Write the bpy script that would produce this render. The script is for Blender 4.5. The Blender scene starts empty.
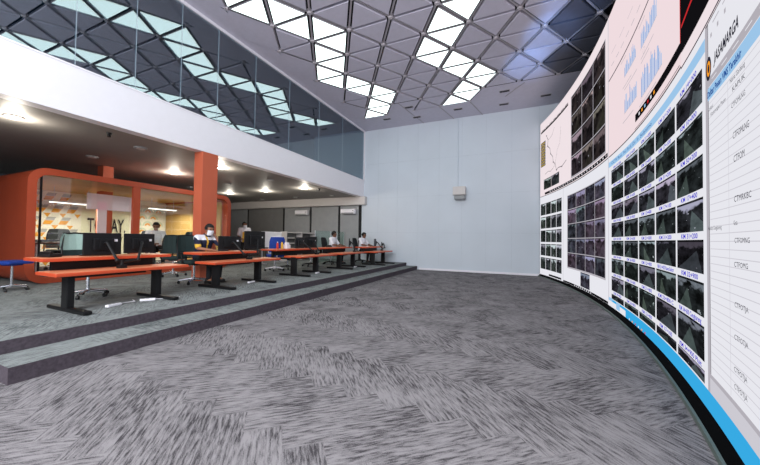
import bpy, bmesh, math, random
from mathutils import Vector, Matrix
random.seed(7)
PI = math.pi
C = bpy.context.scene.collection
F_PX, YAW, PIT, ROL = 307.22, .41993, .02165, .01385
CAMH = 1.2982
ZF = .2786          # platform height
ZB = 3.2773         # balcony soffit
ZB2 = 4.058         # top of white balcony band
ZC = 6.408          # hall ceiling
XB = -6.639         # balcony face
YW = 12.95          # far wall
SX1, SX2, SY = -3.981, -4.476, 1.135
SR1 = .1492
# ------------------------------------------------------------------ materials
def srgb(r, g, b):
    f = lambda v: (v/255/12.92) if v/255 <= .04045 else ((v/255+.055)/1.055)**2.4
    return (f(r), f(g), f(b), 1)
def nmat(name):
    m = bpy.data.materials.new(name); m.use_nodes = True
    nt = m.node_tree; nt.nodes.clear()
    out = nt.nodes.new('ShaderNodeOutputMaterial')
    return m, nt, out
def N(nt, t, **kw):
    n = nt.nodes.new(t)
    for k, v in kw.items():
        if k in n.inputs: n.inputs[k].default_value = v
        else: setattr(n, k, v)
    return n
def pmat(name, col, rough=.6, metal=0, var=.06, scale=8, spec=.4, emit=None, es=0):
    m, nt, out = nmat(name)
    b = N(nt, 'ShaderNodeBsdfPrincipled', Roughness=rough, Metallic=metal)
    b.inputs['Specular IOR Level'].default_value = spec
    tc = N(nt, 'ShaderNodeTexCoord'); no = N(nt, 'ShaderNodeTexNoise', Scale=scale, Detail=3.0)
    nt.links.new(tc.outputs['Object'], no.inputs['Vector'])
    r = N(nt, 'ShaderNodeValToRGB')
    c = srgb(*col)
    r.color_ramp.elements[0].position = .3; r.color_ramp.elements[1].position = .7
    r.color_ramp.elements[0].color = tuple(max(0, v*(1-var)) for v in c[:3])+(1,)
    r.color_ramp.elements[1].color = tuple(min(1, v*(1+var)) for v in c[:3])+(1,)
    nt.links.new(no.outputs['Fac'], r.inputs['Fac']); nt.links.new(r.outputs['Color'], b.inputs['Base Color'])
    if es:
        b.inputs['Emission Color'].default_value = srgb(*(emit or col)); b.inputs['Emission Strength'].default_value = es
    nt.links.new(b.outputs[0], out.inputs[0])
    return m
def emat(name, col, s=1.0, lin=None):
    m, nt, out = nmat(name)
    e = N(nt, 'ShaderNodeEmission', Strength=s); e.inputs['Color'].default_value = lin or srgb(*col)
    nt.links.new(e.outputs[0], out.inputs[0]); return m
def glass_mat(name, tint, refl, rough=.0, glosscol=(1, 1, 1, 1)):
    m, nt, out = nmat(name)
    t = N(nt, 'ShaderNodeBsdfTransparent'); t.inputs['Color'].default_value = tint
    g = N(nt, 'ShaderNodeBsdfGlossy', Roughness=rough); g.inputs['Color'].default_value = glosscol
    mx = N(nt, 'ShaderNodeMixShader', Fac=refl)
    nt.links.new(t.outputs[0], mx.inputs[1]); nt.links.new(g.outputs[0], mx.inputs[2]); nt.links.new(mx.outputs[0], out.inputs[0])
    return m
def carpet_mat(name, dark, light, mix=1.0):
    m, nt, out = nmat(name)
    b = N(nt, 'ShaderNodeBsdfPrincipled', Roughness=.95); b.inputs['Specular IOR Level'].default_value = .1
    uv = N(nt, 'ShaderNodeUVMap', uv_map='UVMap')
    mp = N(nt, 'ShaderNodeMapping'); mp.inputs['Scale'].default_value = (7, 50, 1)
    nt.links.new(uv.outputs[0], mp.inputs['Vector'])
    n1 = N(nt, 'ShaderNodeTexNoise', Scale=1.0, Detail=4.0, Roughness=.65)
    nt.links.new(mp.outputs[0], n1.inputs['Vector'])
    n3 = N(nt, 'ShaderNodeTexNoise', Scale=1.6, Detail=2.0)
    nt.links.new(uv.outputs[0], n3.inputs['Vector'])
    tc = N(nt, 'ShaderNodeTexCoord')
    n2 = N(nt, 'ShaderNodeTexNoise', Scale=160.0, Detail=2.0)
    nt.links.new(tc.outputs['Object'], n2.inputs['Vector'])
    ad = N(nt, 'ShaderNodeMath', operation='ADD'); nt.links.new(n1.outputs['Fac'], ad.inputs[0])
    sc = N(nt, 'ShaderNodeMath', operation='MULTIPLY_ADD'); sc.inputs[1].default_value = .42; sc.inputs[2].default_value = -.21
    nt.links.new(n3.outputs['Fac'], sc.inputs[0]); nt.links.new(sc.outputs[0], ad.inputs[1])
    ad2 = N(nt, 'ShaderNodeMath', operation='ADD'); nt.links.new(ad.outputs[0], ad2.inputs[0])
    sc2 = N(nt, 'ShaderNodeMath', operation='MULTIPLY_ADD'); sc2.inputs[1].default_value = .3; sc2.inputs[2].default_value = -.15
    nt.links.new(n2.outputs['Fac'], sc2.inputs[0]); nt.links.new(sc2.outputs[0], ad2.inputs[1])
    r = N(nt, 'ShaderNodeValToRGB'); e = r.color_ramp.elements
    e[0].position = .36; e[0].color = srgb(*dark); e[1].position = .60; e[1].color = srgb(*light)
    mid = r.color_ramp.elements.new(.47); md = tuple(dark[i]*.35+light[i]*.65 for i in range(3)); mid.color = srgb(*md)
    nt.links.new(ad2.outputs[0], r.inputs['Fac']); nt.links.new(r.outputs['Color'], b.inputs['Base Color'])
    bp = N(nt, 'ShaderNodeBump', Strength=.35, Distance=.004); nt.links.new(ad2.outputs[0], bp.inputs['Height'])
    nt.links.new(bp.outputs[0], b.inputs['Normal'])
    nt.links.new(b.outputs[0], out.inputs[0]); return m
def feed_mat(name, sky=(150, 155, 170), base=(26, 28, 30), tint=(84, 98, 96), strength=1.0):
    """a dark roadside camera picture: pale sky strip, road wedge, noise"""
    m, nt, out = nmat(name)
    uv = N(nt, 'ShaderNodeUVMap', uv_map='UVMap'); oi = N(nt, 'ShaderNodeObjectInfo')
    sx = N(nt, 'ShaderNodeSeparateXYZ'); nt.links.new(uv.outputs[0], sx.inputs[0])
    M = lambda op, a, b=None, c=None: _math(nt, op, a, b, c)
    rnd = oi.outputs['Random']
    comb = N(nt, 'ShaderNodeCombineXYZ'); nt.links.new(M('MULTIPLY', rnd, 57.0), comb.inputs['Z'])
    nt.links.new(sx.outputs[0], comb.inputs['X']); nt.links.new(sx.outputs[1], comb.inputs['Y'])
    n = N(nt, 'ShaderNodeTexNoise', Scale=3.2, Detail=5.0, Roughness=.6); nt.links.new(comb.outputs[0], n.inputs['Vector'])
    u, v = sx.outputs[0], sx.outputs[1]
    hor = M('ADD', .66, M('MULTIPLY', rnd, .22))
    skyf = M('MULTIPLY', M('SUBTRACT', M('ADD', v, M('MULTIPLY', M('SUBTRACT', n.outputs['Fac'], .5), .9)), hor), 9.0)
    skyf = M('MINIMUM', M('MAXIMUM', skyf, 0.0), 1.0)
    skyf = M('MULTIPLY', skyf, M('LESS_THAN', v, .93))
    r2 = M('FRACT', M('MULTIPLY', rnd, 13.7)); r3 = M('FRACT', M('MULTIPLY', rnd, 37.3)); skyf = M('MULTIPLY', skyf, M('ADD', .15, M('MULTIPLY', r3, .85)))
    road = M('ABSOLUTE', M('SUBTRACT', u, M('ADD', M('ADD', .2, M('MULTIPLY', r2, .6)), M('MULTIPLY', M('SUBTRACT', r3, .5), M('SUBTRACT', .7, v)))))
    roadf = M('LESS_THAN', road, M('MULTIPLY', M('SUBTRACT', M('ADD', .62, M('MULTIPLY', n.outputs['Fac'], .12)), v), M('ADD', .2, M('MULTIPLY', r2, .5))))
    rf = M('MULTIPLY', M('MULTIPLY', roadf, .8), M('ADD', .1, M('MULTIPLY', n.outputs['Fac'], 1.1)))
    def mixc(f, a, b):
        mx = N(nt, 'ShaderNodeMixRGB'); nt.links.new(f, mx.inputs[0])
        for s, k in ((a, 1), (b, 2)):
            if isinstance(s, tuple): mx.inputs[k].default_value = s
            else: nt.links.new(s, mx.inputs[k])
        return mx.outputs[0]
    nr = N(nt, 'ShaderNodeValToRGB'); nr.color_ramp.elements[0].position = .35; nr.color_ramp.elements[1].position = .72
    nr.color_ramp.elements[0].color = srgb(*[x*.45 for x in base]); nr.color_ramp.elements[1].color = srgb(*[x*1.8 for x in base])
    nt.links.new(n.outputs['Fac'], nr.inputs['Fac'])
    c = mixc(rf, nr.outputs[0], srgb(*tint)); c = mixc(skyf, c, srgb(*sky))
    n5 = N(nt, 'ShaderNodeTexNoise', Scale=6.0, Detail=2.0); nt.links.new(comb.outputs[0], n5.inputs['Vector'])
    c = mixc(M('MULTIPLY', M('GREATER_THAN', n5.outputs['Fac'], .73), .55), c, srgb(190, 196, 205))
    hs = N(nt, 'ShaderNodeHueSaturation'); nt.links.new(M('ADD', .38, M('MULTIPLY', r2, .25)), hs.inputs['Hue']); nt.links.new(M('ADD', .6, M('MULTIPLY', r3, .8)), hs.inputs['Value']); nt.links.new(c, hs.inputs['Color'])
    e = N(nt, 'ShaderNodeEmission', Strength=strength); nt.links.new(hs.outputs[0], e.inputs['Color'])
    nt.links.new(e.outputs[0], out.inputs[0]); return m
def _math(nt, op, a, b=None, c=None):
    n = nt.nodes.new('ShaderNodeMath'); n.operation = op
    for i, s in enumerate((a, b, c)):
        if s is None: continue
        if isinstance(s, (int, float)): n.inputs[i].default_value = s
        else: nt.links.new(s, n.inputs[i])
    return n.outputs[0]
M = {}
M['carpet'] = carpet_mat('carpet', (66, 63, 66), (140, 136, 138))
M['carpet_step'] = carpet_mat('carpet_step', (84, 87, 88), (140, 145, 144))
M['riser'] = pmat('riser', (76, 68, 76), .95, var=.22, scale=30)
M['white'] = pmat('white_paint', (236, 234, 240), .55, var=.01)
M['white_dim'] = pmat('white_dim', (205, 200, 198), .6, var=.02)
M['wall'] = pmat('hall_wall_paint', (204, 212, 221), .7, var=.03, scale=.8)
M['soffit'] = pmat('soffit', (142, 138, 134), .6, var=.04, scale=3)
M['ceil_dark'] = pmat('ceiling_gap', (40, 38, 44), .8)
M['ceil_panel'] = pmat('ceiling_panel', (208, 205, 220), .6, var=.03)
M['ceil_shade'] = pmat('ceiling_panel_painted_shade', (88, 90, 102), .6, var=.05)  # same ceiling panel with the shade near the video wall put into its colour
M['ceil_beam'] = pmat('ceiling_beam', (176, 172, 178), .5, var=.03)
M['ceil_node'] = pmat('ceiling_hub', (196, 190, 196), .5, var=.02)
M['ceil_light'] = emat('ceiling_light', None, 1.0, lin=(2.0, 2.35, 2.3, 1))
M['glass_up'] = glass_mat('gallery_glass', (.50, .60, .66, 1), .24, 0, (.9, .97, 1, 1))
M['dark_room'] = pmat('dark_room', (98, 108, 120), .9)
M['steel'] = pmat('steel', (205, 208, 214), .35, .6, var=.02)
M['orange'] = pmat('orange_paint', (166, 70, 42), .5, var=.04, scale=3)
M['orange_col'] = pmat('orange_column', (188, 94, 66), .55, var=.03, scale=3)
M['orange_desk'] = pmat('orange_desk_edge', (200, 78, 46), .4, var=.04)
M['desk_top'] = pmat('desk_top', (226, 140, 100), .4, var=.05)
M['black'] = pmat('black_metal', (20, 20, 22), .45, .2, var=.1)
M['black_pl'] = pmat('black_plastic', (16, 16, 18), .5, var=.1)
M['mesh_blk'] = pmat('black_fabric', (26, 30, 32), .8, var=.15, scale=60)
M['mesh_grn'] = pmat('dark_green_fabric', (34, 50, 50), .8, var=.15, scale=60)
M['mesh_mint'] = pmat('pale_mint_mesh', (168, 196, 186), .8, var=.06, scale=60)
M['blue'] = pmat('blue_fabric', (28, 62, 150), .75, var=.1, scale=40)
M['chrome'] = pmat('chrome', (210, 212, 215), .2, .95, var=.01)
M['grey_blind'] = pmat('grey_blind', (150, 152, 154), .8, var=.05, scale=4)
M['grey_blind2'] = pmat('grey_blind_dark', (120, 120, 120), .8, var=.05, scale=4)
M['dark_gap'] = pmat('dark_gap', (30, 31, 32), .8)
M['pod_glass'] = glass_mat('pod_glass', (.95, .97, .95, 1), .05)
M['plinth_black'] = pmat('plinth_black', (6, 6, 7), .9, spec=.05)
M['clear_glass'] = glass_mat('clear_glass', (.80, .90, .87, 1), .08)
M['tan'] = pmat('tan_wood', (196, 158, 92), .6, var=.08, scale=2)
M['cream'] = pmat('cream_wall', (226, 226, 196), .7, var=.02)
M['paper'] = pmat('cream_wallpaper', (232, 230, 212), .7, var=.02)
M['paper_org'] = pmat('wallpaper_orange', (228, 160, 50), .7, var=.03)
M['paper_gry'] = pmat('wallpaper_grey', (170, 172, 166), .7, var=.03)
M['paper_grn'] = pmat('wallpaper_green', (196, 208, 180), .7, var=.03)
M['pinkwhite'] = pmat('pinkish_reflection', (232, 208, 214), .5, var=.02, emit=(232, 208, 214), es=.12)  # slight glow imitates the pink screen reflection on the pod glass
M['brown'] = pmat('brown_wood', (112, 58, 44), .5, var=.1)
M['ink'] = pmat('black_lettering', (22, 22, 24), .6)
M['lamp'] = emat('lamp_glow', (255, 246, 226), 9)
M['tube'] = emat('tube_glow', (255, 252, 240), 3)
M['skin'] = pmat('skin', (150, 104, 80), .6, var=.04, scale=20)
M['skin2'] = pmat('skin_brown', (112, 76, 58), .6, var=.04, scale=20)
M['hair'] = pmat('black_hair', (18, 16, 16), .7, var=.3, scale=60)
M['shirt'] = pmat('white_shirt', (228, 228, 236), .8, var=.02)
M['navy'] = pmat('navy_cloth', (24, 30, 56), .8)
M['yellow'] = pmat('yellow_cloth', (224, 178, 60), .8)
M['trouser'] = pmat('dark_trousers', (26, 26, 30), .85)
M['mask'] = pmat('face_mask', (226, 232, 240), .7, var=.02)
M['eye'] = pmat('dark_eye', (14, 12, 12), .3)
M['red_pl'] = pmat('red_plastic', (200, 60, 40), .5)
M['floor_metal'] = pmat('grey_green_metal', (98, 110, 104), .5, .2)
# screens
M['s_page'] = emat('screen_page', (240, 240, 247), .80)
M['s_page_up'] = emat('screen_page_upper', (246, 232, 236), .82)
M['s_pink'] = emat('screen_pink_page', (246, 226, 230), .82)
M['s_black'] = emat('screen_black', (16, 15, 18), 1)
M['s_blue'] = emat('screen_blue_band', (52, 160, 214), 1)
M['s_lblue'] = emat('screen_light_blue', (150, 190, 224), .95)
M['s_txt'] = emat('screen_blue_text', (62, 52, 190), 1)
M['s_ink'] = emat('screen_ink', (40, 40, 52), 1)
M['s_grey'] = emat('screen_grey', (176, 172, 180), .9)
M['s_line'] = emat('screen_line', (196, 194, 202), .95)
M['s_chart'] = emat('screen_chart', (150, 184, 224), .95)
M['s_chart2'] = emat('screen_chart_bars', (96, 124, 190), .95)
M['s_red'] = emat('screen_red', (190, 40, 44), 1)
M['s_orange'] = emat('screen_orange', (236, 150, 40), 1)
M['s_yel'] = emat('screen_yellow', (220, 190, 90), .9)
M['s_dial'] = emat('screen_navy_text', (22, 70, 140), 1)
M['feed'] = feed_mat('feed_road', strength=.9)
M['feed_up'] = feed_mat('feed_upper', (190, 168, 172), (34, 30, 32), (60, 52, 50), .8)
M['feed_far'] = feed_mat('feed_far', (176, 184, 190), (30, 34, 34), (60, 66, 62), .9)
M['feed_lil'] = feed_mat('feed_lilac', (140, 144, 172), (44, 40, 48), (72, 72, 84), .8)
# ------------------------------------------------------------------ mesh builder
class MB:
    def __init__(s): s.v = []; s.f = []; s.mi = []; s.uv = []
    def quad(s, pts, mi=0, uv=None):
        n = len(s.v); s.v += [tuple(p) for p in pts]; s.f.append(tuple(range(n, n+len(pts)))); s.mi.append(mi)
        s.uv.append(uv or [(0, 0)]*len(pts)); return s
    def box(s, c, d, rz=0, mi=0, bev=0):
        x, y, z = [k/2 for k in d]
        bm = bmesh.new(); bmesh.ops.create_cube(bm, size=1, matrix=Matrix.Diagonal((d[0], d[1], d[2], 1)))
        if bev: bmesh.ops.bevel(bm, geom=bm.edges[:], offset=min(bev, min(d)*.45), segments=2, affect='EDGES', profile=.6)
        s._bm(bm, Matrix.Translation(c) @ Matrix.Rotation(rz, 4, 'Z'), mi); return s
    def boxm(s, mat, d, mi=0, bev=0):
        bm = bmesh.new(); bmesh.ops.create_cube(bm, size=1, matrix=Matrix.Diagonal((d[0], d[1], d[2], 1)))
        if bev: bmesh.ops.bevel(bm, geom=bm.edges[:], offset=min(bev, min(d)*.45), segments=2, affect='EDGES', profile=.6)
        s._bm(bm, mat, mi); return s
    def _bm(s, bm, mat, mi):
        bm.verts.index_update(); n = len(s.v)
        s.v += [tuple(mat @ v.co) for v in bm.verts]
        for f in bm.faces: s.f.append(tuple(n+v.index for v in f.verts)); s.mi.append(mi); s.uv.append([(0, 0)]*len(f.verts))
        bm.free()
    def sphere(s, c, r, seg=12, ring=8, mi=0, rot=None):
        bm = bmesh.new(); bmesh.ops.create_uvsphere(bm, u_segments=seg, v_segments=ring, radius=1)
        r = (r, r, r) if isinstance(r, (int, float)) else r
        mt = Matrix.Translation(c) @ (rot or Matrix()) @ Matrix.Diagonal((r[0], r[1], r[2], 1))
        s._bm(bm, mt, mi); return s
    def cyl(s, a, b, r, r2=None, seg=12, mi=0):
        a = Vector(a); b = Vector(b); r2 = r if r2 is None else r2
        d = (b-a).normalized(); q = d.to_track_quat('Z', 'Y').to_matrix()
        n = len(s.v)
        for p, rr in ((a, r), (b, r2)):
            for i in range(seg):
                t = 2*PI*i/seg; s.v.append(tuple(p + q @ Vector((rr*math.cos(t), rr*math.sin(t), 0))))
        for i in range(seg):
            j = (i+1) % seg; s.f.append((n+i, n+j, n+seg+j, n+seg+i)); s.mi.append(mi); s.uv.append([(0, 0)]*4)
        s.f.append(tuple(n+i for i in reversed(range(seg)))); s.mi.append(mi); s.uv.append([(0, 0)]*seg)
        s.f.append(tuple(n+seg+i for i in range(seg))); s.mi.append(mi); s.uv.append([(0, 0)]*seg); return s
    def tube(s, pts, r, seg=8, mi=0):
        for i in range(len(pts)-1):
            s.cyl(pts[i], pts[i+1], r, r, seg, mi)
            if i: s.sphere(pts[i], r, seg, 6, mi)
        return s
    def cap(s, a, b, r, r2, seg=12):
        s.cyl(a, b, r, r2, seg); s.sphere(a, r, seg, 8); s.sphere(b, r2, seg, 8); return s
    def build(s, name, mats, parent=None, off=(0, 0, 0), smooth=False, kind=None):
        me = bpy.data.meshes.new(name)
        me.from_pydata([(v[0]-off[0], v[1]-off[1], v[2]-off[2]) for v in s.v], [], s.f)
        if not isinstance(mats, (list, tuple)): mats = [mats]
        for m in mats: me.materials.append(m)
        me.polygons.foreach_set('material_index', s.mi)
        ul = me.uv_layers.new(name='UVMap'); flat = [c for f in s.uv for uvp in f for c in uvp]; ul.data.foreach_set('uv', flat)
        if smooth: me.polygons.foreach_set('use_smooth', [True]*len(s.f))
        me.update()
        o = bpy.data.objects.new(name, me); C.objects.link(o)
        if parent: o.parent = parent
        if kind: o['kind'] = kind
        return o
def struct(name, mb, mat): return mb.build(name, mat, kind='structure')
def tag(o, label, cat, group=None):
    o['label'] = label; o['category'] = cat
    if group: o['group'] = group
    return o
def thing(name, label, cat, loc=(0, 0, 0), rz=0, group=None):
    o = bpy.data.objects.new(name, None); C.objects.link(o); o.empty_display_size = .1
    o.location = loc; o.rotation_euler = (0, 0, rz); return tag(o, label, cat, group)
def dup(root, loc, rz=0, label=None, group=None):
    def cp(o, par):
        c = o.copy(); C.objects.link(c); c.parent = par
        for ch in o.children: cp(ch, c)
        return c
    kids = list(root.children)
    r = root.copy(); C.objects.link(r); r.location = loc; r.rotation_euler = (0, 0, rz)
    for ch in kids: cp(ch, r)
    if label: r['label'] = label
    if group: r['group'] = group
    return r
def text_mesh(s, bold=0, shear=0, spacing=1.0):
    cu = bpy.data.curves.new('lettering', 'FONT'); cu.body = s; cu.size = 1; cu.offset = bold; cu.shear = shear; cu.space_character = spacing
    cu.resolution_u = 2
    ob = bpy.data.objects.new('lettering', cu); C.objects.link(ob)
    dg = bpy.context.evaluated_depsgraph_get(); me = bpy.data.meshes.new_from_object(ob.evaluated_get(dg))
    vs = [tuple(v.co) for v in me.vertices]; fs = [tuple(p.vertices) for p in me.polygons]
    bpy.data.objects.remove(ob); bpy.data.curves.remove(cu); bpy.data.meshes.remove(me)
    xs = [v[0] for v in vs] or [0]; x0, x1 = min(xs), max(xs)
    return [((v[0]-x0), v[1]) for v in vs], fs, x1-x0
_tc = {}
def text_to(mb, s, fn, w=None, hgt=None, bold=0, shear=0, mi=0):
    """fn(u, v) -> point; text height hgt (cap), optional fitted width w"""
    k = (s, bold, shear)
    if k not in _tc: _tc[k] = text_mesh(s, bold, shear)
    vs, fs, tw = _tc[k]; sy = hgt/.7; sx = (w/tw) if w else sy
    n = len(mb.v); mb.v += [tuple(fn(x*sx, y*sy)) for x, y in vs]
    for f in fs: mb.f.append(tuple(n+i for i in f)); mb.mi.append(mi); mb.uv.append([(0, 0)]*len(f))
# ------------------------------------------------------------------ camera + world
cam = bpy.data.objects.new('camera', bpy.data.cameras.new('camera')); C.objects.link(cam)
cam.data.sensor_width = 36; cam.data.lens = F_PX*36/760; cam.data.clip_start = .05
Fv = Vector((-math.sin(YAW)*math.cos(PIT), math.cos(YAW)*math.cos(PIT), math.sin(PIT)))
Rv = Vector((math.cos(YAW), math.sin(YAW), 0)); Uv = Rv.cross(Fv)
c_, s_ = math.cos(ROL), math.sin(ROL)
R2 = c_*Rv+s_*Uv; U2 = c_*Uv-s_*Rv
mw = Matrix((( R2.x, U2.x, -Fv.x, 0), (R2.y, U2.y, -Fv.y, 0), (R2.z, U2.z, -Fv.z, CAMH), (0, 0, 0, 1)))
cam.matrix_world = mw
bpy.context.scene.camera = cam
sc = bpy.context.scene
sc.view_settings.view_transform = 'Standard'; sc.view_settings.look = 'None'
sc.view_settings.exposure = .2
w = bpy.data.worlds.new('world'); sc.world = w; w.use_nodes = True
w.node_tree.nodes['Background'].inputs[0].default_value = (.92, .94, 1, 1); w.node_tree.nodes['Background'].inputs[1].default_value = 1.7
# ------------------------------------------------------------------ floor (herringbone carpet planks)
def clip_poly(poly, x0, x1, y0, y1):
    def cl(p, f, inter):
        o = []
        for i in range(len(p)):
            a, b = p[i], p[(i+1) % len(p)]
            if f(a): o.append(a)
            if f(a) != f(b): o.append(inter(a, b))
        return o
    def ix(c): return lambda a, b: (lambda t: tuple(a[k]+(b[k]-a[k])*t for k in range(4)))((c-a[0])/(b[0]-a[0]))
    def iy(c): return lambda a, b: (lambda t: tuple(a[k]+(b[k]-a[k])*t for k in range(4)))((c-a[1])/(b[1]-a[1]))
    for f, g in ((lambda p: p[0] >= x0, ix(x0)), (lambda p: p[0] <= x1, ix(x1)), (lambda p: p[1] >= y0, iy(y0)), (lambda p: p[1] <= y1, iy(y1))):
        if len(poly) < 3: return []
        poly = cl(poly, f, g)
    return poly
def carpet(name, x0, x1, y0, y1, z, mat, ang=math.radians(41), W=.25, L=1.0):
    mb = MB(); ca, sa = math.cos(ang), math.sin(ang)
    def emit(ax, ay, w_, h_, vert):
        ps = [(ax, ay), (ax+w_, ay), (ax+w_, ay+h_), (ax, ay+h_)]
        ou, ov = random.random()*50, random.random()*50
        poly = []
        for (px, py) in ps:
            lx, ly = px-ax, py-ay
            u, v = (ly, lx) if vert else (lx, ly)
            poly.append((ca*px-sa*py, sa*px+ca*py, u+ou, v+ov))
        if max(p[0] for p in poly) < x0 or min(p[0] for p in poly) > x1 or max(p[1] for p in poly) < y0 or min(p[1] for p in poly) > y1: return
        poly = clip_poly(poly, x0, x1, y0, y1)
        if len(poly) > 2: mb.quad([(p[0], p[1], z) for p in poly], 0, [(p[2], p[3]) for p in poly])
    for n in range(-110, 111):
        for m in range(-26, 27):
            emit(n*W+m*L, n*W-m*L, L, W, False)
            emit(n*W+L+m*L, n*W+W-L-m*L, W, L, True)
    return struct(name, mb, mat)
carpet('floor', -5.0, 2.6, -4, YW, 0, M['carpet'], math.radians(-49))
fl2 = MB(); fl2.box((-10.3, 4.4, -.06), (10.6, 17.1, .1)); fl2.box((-1.2, 4.4, -.06), (7.6, 17.1, .1)); struct('floor_base', fl2, M['riser'])
# steps: tops in carpet planks, risers as boxes
carpet('platform_carpet', -15.5, SX2, SY, YW, ZF, M['carpet_step'], math.radians(52))
carpet('step_carpet', SX2, SX1, SY, YW, SR1, M['carpet_step'], math.radians(3), .5, 2.0)
b = MB(); b.box(((SX1-15.5)/2, (SY+YW)/2, SR1/2-.001), (SX1+15.5, YW-SY, SR1-.002)); struct('step', b, M['riser'])
b = MB(); b.box(((SX2-15.5)/2, (SY+YW)/2, (SR1+ZF)/2-.001), (SX2+15.5, YW-SY, ZF-SR1-.002)); struct('platform', b, M['riser'])
# ------------------------------------------------------------------ walls
b = MB(); b.box(((-15.5+3)/2, YW+.1, 3.3), (18.5, .2, 6.6)); struct('wall_far', b, M['wall'])
b = MB()
for i in range(9): b.box((-5.9+i*.95, YW-.002, 3.3), (.012, .01, 6.2))
for z in (1.6, 3.2, 4.8): b.box((-2, YW-.002, z), (9.2, .01, .012))
struct('trim_1', b, pmat('wall_joint', (196, 204, 213), .7))
b = MB(); b.box((-1.2, YW-.01, .04), (5.4, .03, .08)); struct('baseboard_far', b, M['white'])
b = MB(); b.box((2.7, 4.4, 3.3), (.2, 17.1, 6.6)); struct('wall_right', b, M['dark_room'])
b = MB(); b.box((-15.6, 4.4, 3.3), (.2, 17.1, 6.6)); struct('wall_left', b, M['dark_room'])
# balcony: white band, soffit slab, beam at the far end
b = MB(); b.box((XB-.12, (YW-4)/2, (ZB+ZB2)/2), (.24, YW+4, ZB2-ZB)); struct('balcony_band', b, M['white'])
b = MB(); b.box(((-15.5+XB-.24)/2, (YW-4)/2, ZB+.2), (15.5+XB-.24, YW+4, .39)); struct('ceiling_soffit', b, M['soffit'])
b = MB(); b.box(((-15.5-6.47)/2, YW-.13, 3.09), (15.5-6.47, .24, .38)); struct('trim_2', b, M['white_dim'])
# grey blinds under the beam
gx = [-15.4, -14.0, -11.4, -9.65, -7.95, -6.82]
for i in range(5):
    b = MB(); x0, x1 = gx[i]+.06, gx[i+1]-.06
    n = 12
    b.box(((x0+x1)/2, YW-.05, (ZF+2.88)/2), (x1-x0, .03, 2.88-ZF)); b.cyl((x0, YW-.05, 2.86), (x1, YW-.05, 2.86), .03)
    b.box(((x0+x1)/2, YW-.05, ZF+.02), (x1-x0, .05, .03))
    o = b.build('roller_blind', M['grey_blind2' if i in (1,) else 'grey_blind'])
    tag(o, ['dark grey roller blind nearest the meeting pod, partly hidden', 'wide dark grey roller blind behind the white board', 'grey roller blind left of centre with an air conditioner hung on it', 'grey roller blind behind the glass screen between two air conditioners', 'grey roller blind at the right end beside the pale hall wall'][i], 'blind', 'roller blinds along the far wall')
b = MB(); b.box((-11.1, YW-.012, 1.6), (8.7, .02, 2.7)); struct('window_1', b, M['dark_gap'])
# wall air conditioners
for i, x in enumerate((-10.1, -7.36)):
    t = thing('air_conditioner', ['white wall air conditioner high on the left blind', 'white wall air conditioner high beside the pale hall wall'][i], 'air conditioner', (x, YW-.2, 2.49), 0, 'air conditioners')
    b = MB(); b.box((0, 0, .11), (.78, .2, .24), bev=.04); b.build('casing', M['white'], t)
    b = MB(); b.box((0, -.095, .02), (.66, .03, .05)); b.build('outlet', M['grey_blind'], t)
    b = MB(); b.box((.3, -.103, .13), (.06, .01, .03)); b.build('display', M['black_pl'], t)
# gallery glass
ys = [-4, -.3, .85, 1.68, 2.5, 3.37, 4.23, 5.12, 6.29, 7.68, 9.29, 10.95, YW-.06]
for i in range(len(ys)-1):
    b = MB(); b.box((XB-.02, (ys[i]+ys[i+1])/2, (ZB2+ZC)/2), (.02, ys[i+1]-ys[i], ZC-ZB2-.02)); struct('window_%d' % (i+2), b, M['glass_up'])
b = MB()
for y in ys[1:-1]: b.box((XB-.02, y, (ZB2+ZC)/2), (.022, .006, ZC-ZB2))
struct('trim_3', b, pmat('glass_joint', (170, 185, 195), .4))
b = MB(); b.box((XB-.02, (YW-4)/2, ZC-.03), (.09, YW+4, .07)); b.box((XB-.02, YW-.04, (ZB2+ZC)/2), (.1, .08, ZC-ZB2)); b.box((XB-.04, (YW-4)/2, ZB2+.01), (.1, YW+4, .03)); struct('trim_4', b, M['white'])
b = MB(); b.box((-9.6, 4.4, 5.3), (.1, 17.1, 2.6)); b.box((-8.2, 4.4, ZB2+.0), (2.9, 17.1, .03)); b.box((-8.2, 4.4, ZC+.12), (2.9, 17.1, .05)); b.box((-8.2, -4.1, 5.3), (2.9, .1, 2.6)); struct('wall_gallery', b, M['dark_room'])
# ------------------------------------------------------------------ hall ceiling
A_, RH, X0_, Y0_ = 1.095, .8474, -2.6972, 6.4538
def node(k, i):   # skewed index (k row, i): uses the offset of its own row
    return Vector((X0_+(A_/2 if k % 2 else 0)+i*A_, Y0_+k*RH, ZC))
def tri(k, i, t):
    # t=0: base on row k (i,i+1), apex row k+1 ; t=1: base on row k+1, apex row k (i+1)
    if k % 2 == 0: up = lambda j: node(k+1, j)
    else: up = lambda j: node(k+1, j+1)
    if t == 0: return [node(k, i), node(k, i+1), up(i)]
    return [node(k, i+1), up(i+1), up(i)]
LIT = {}
pat = {0: [(-2, 0), (-3, 1)], 1: [(-3, 0), (-4, 1)], 2: [(-3, 0), (-3, 1)], 3: [(-3, 0), (-3, 1)]}
for k in range(-8, 6):
    for o_, nm in ((0, 'near'), (3, 'mid')):
        for i, t in pat[k % 4]: LIT[(k, i+o_, t)] = nm
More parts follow.
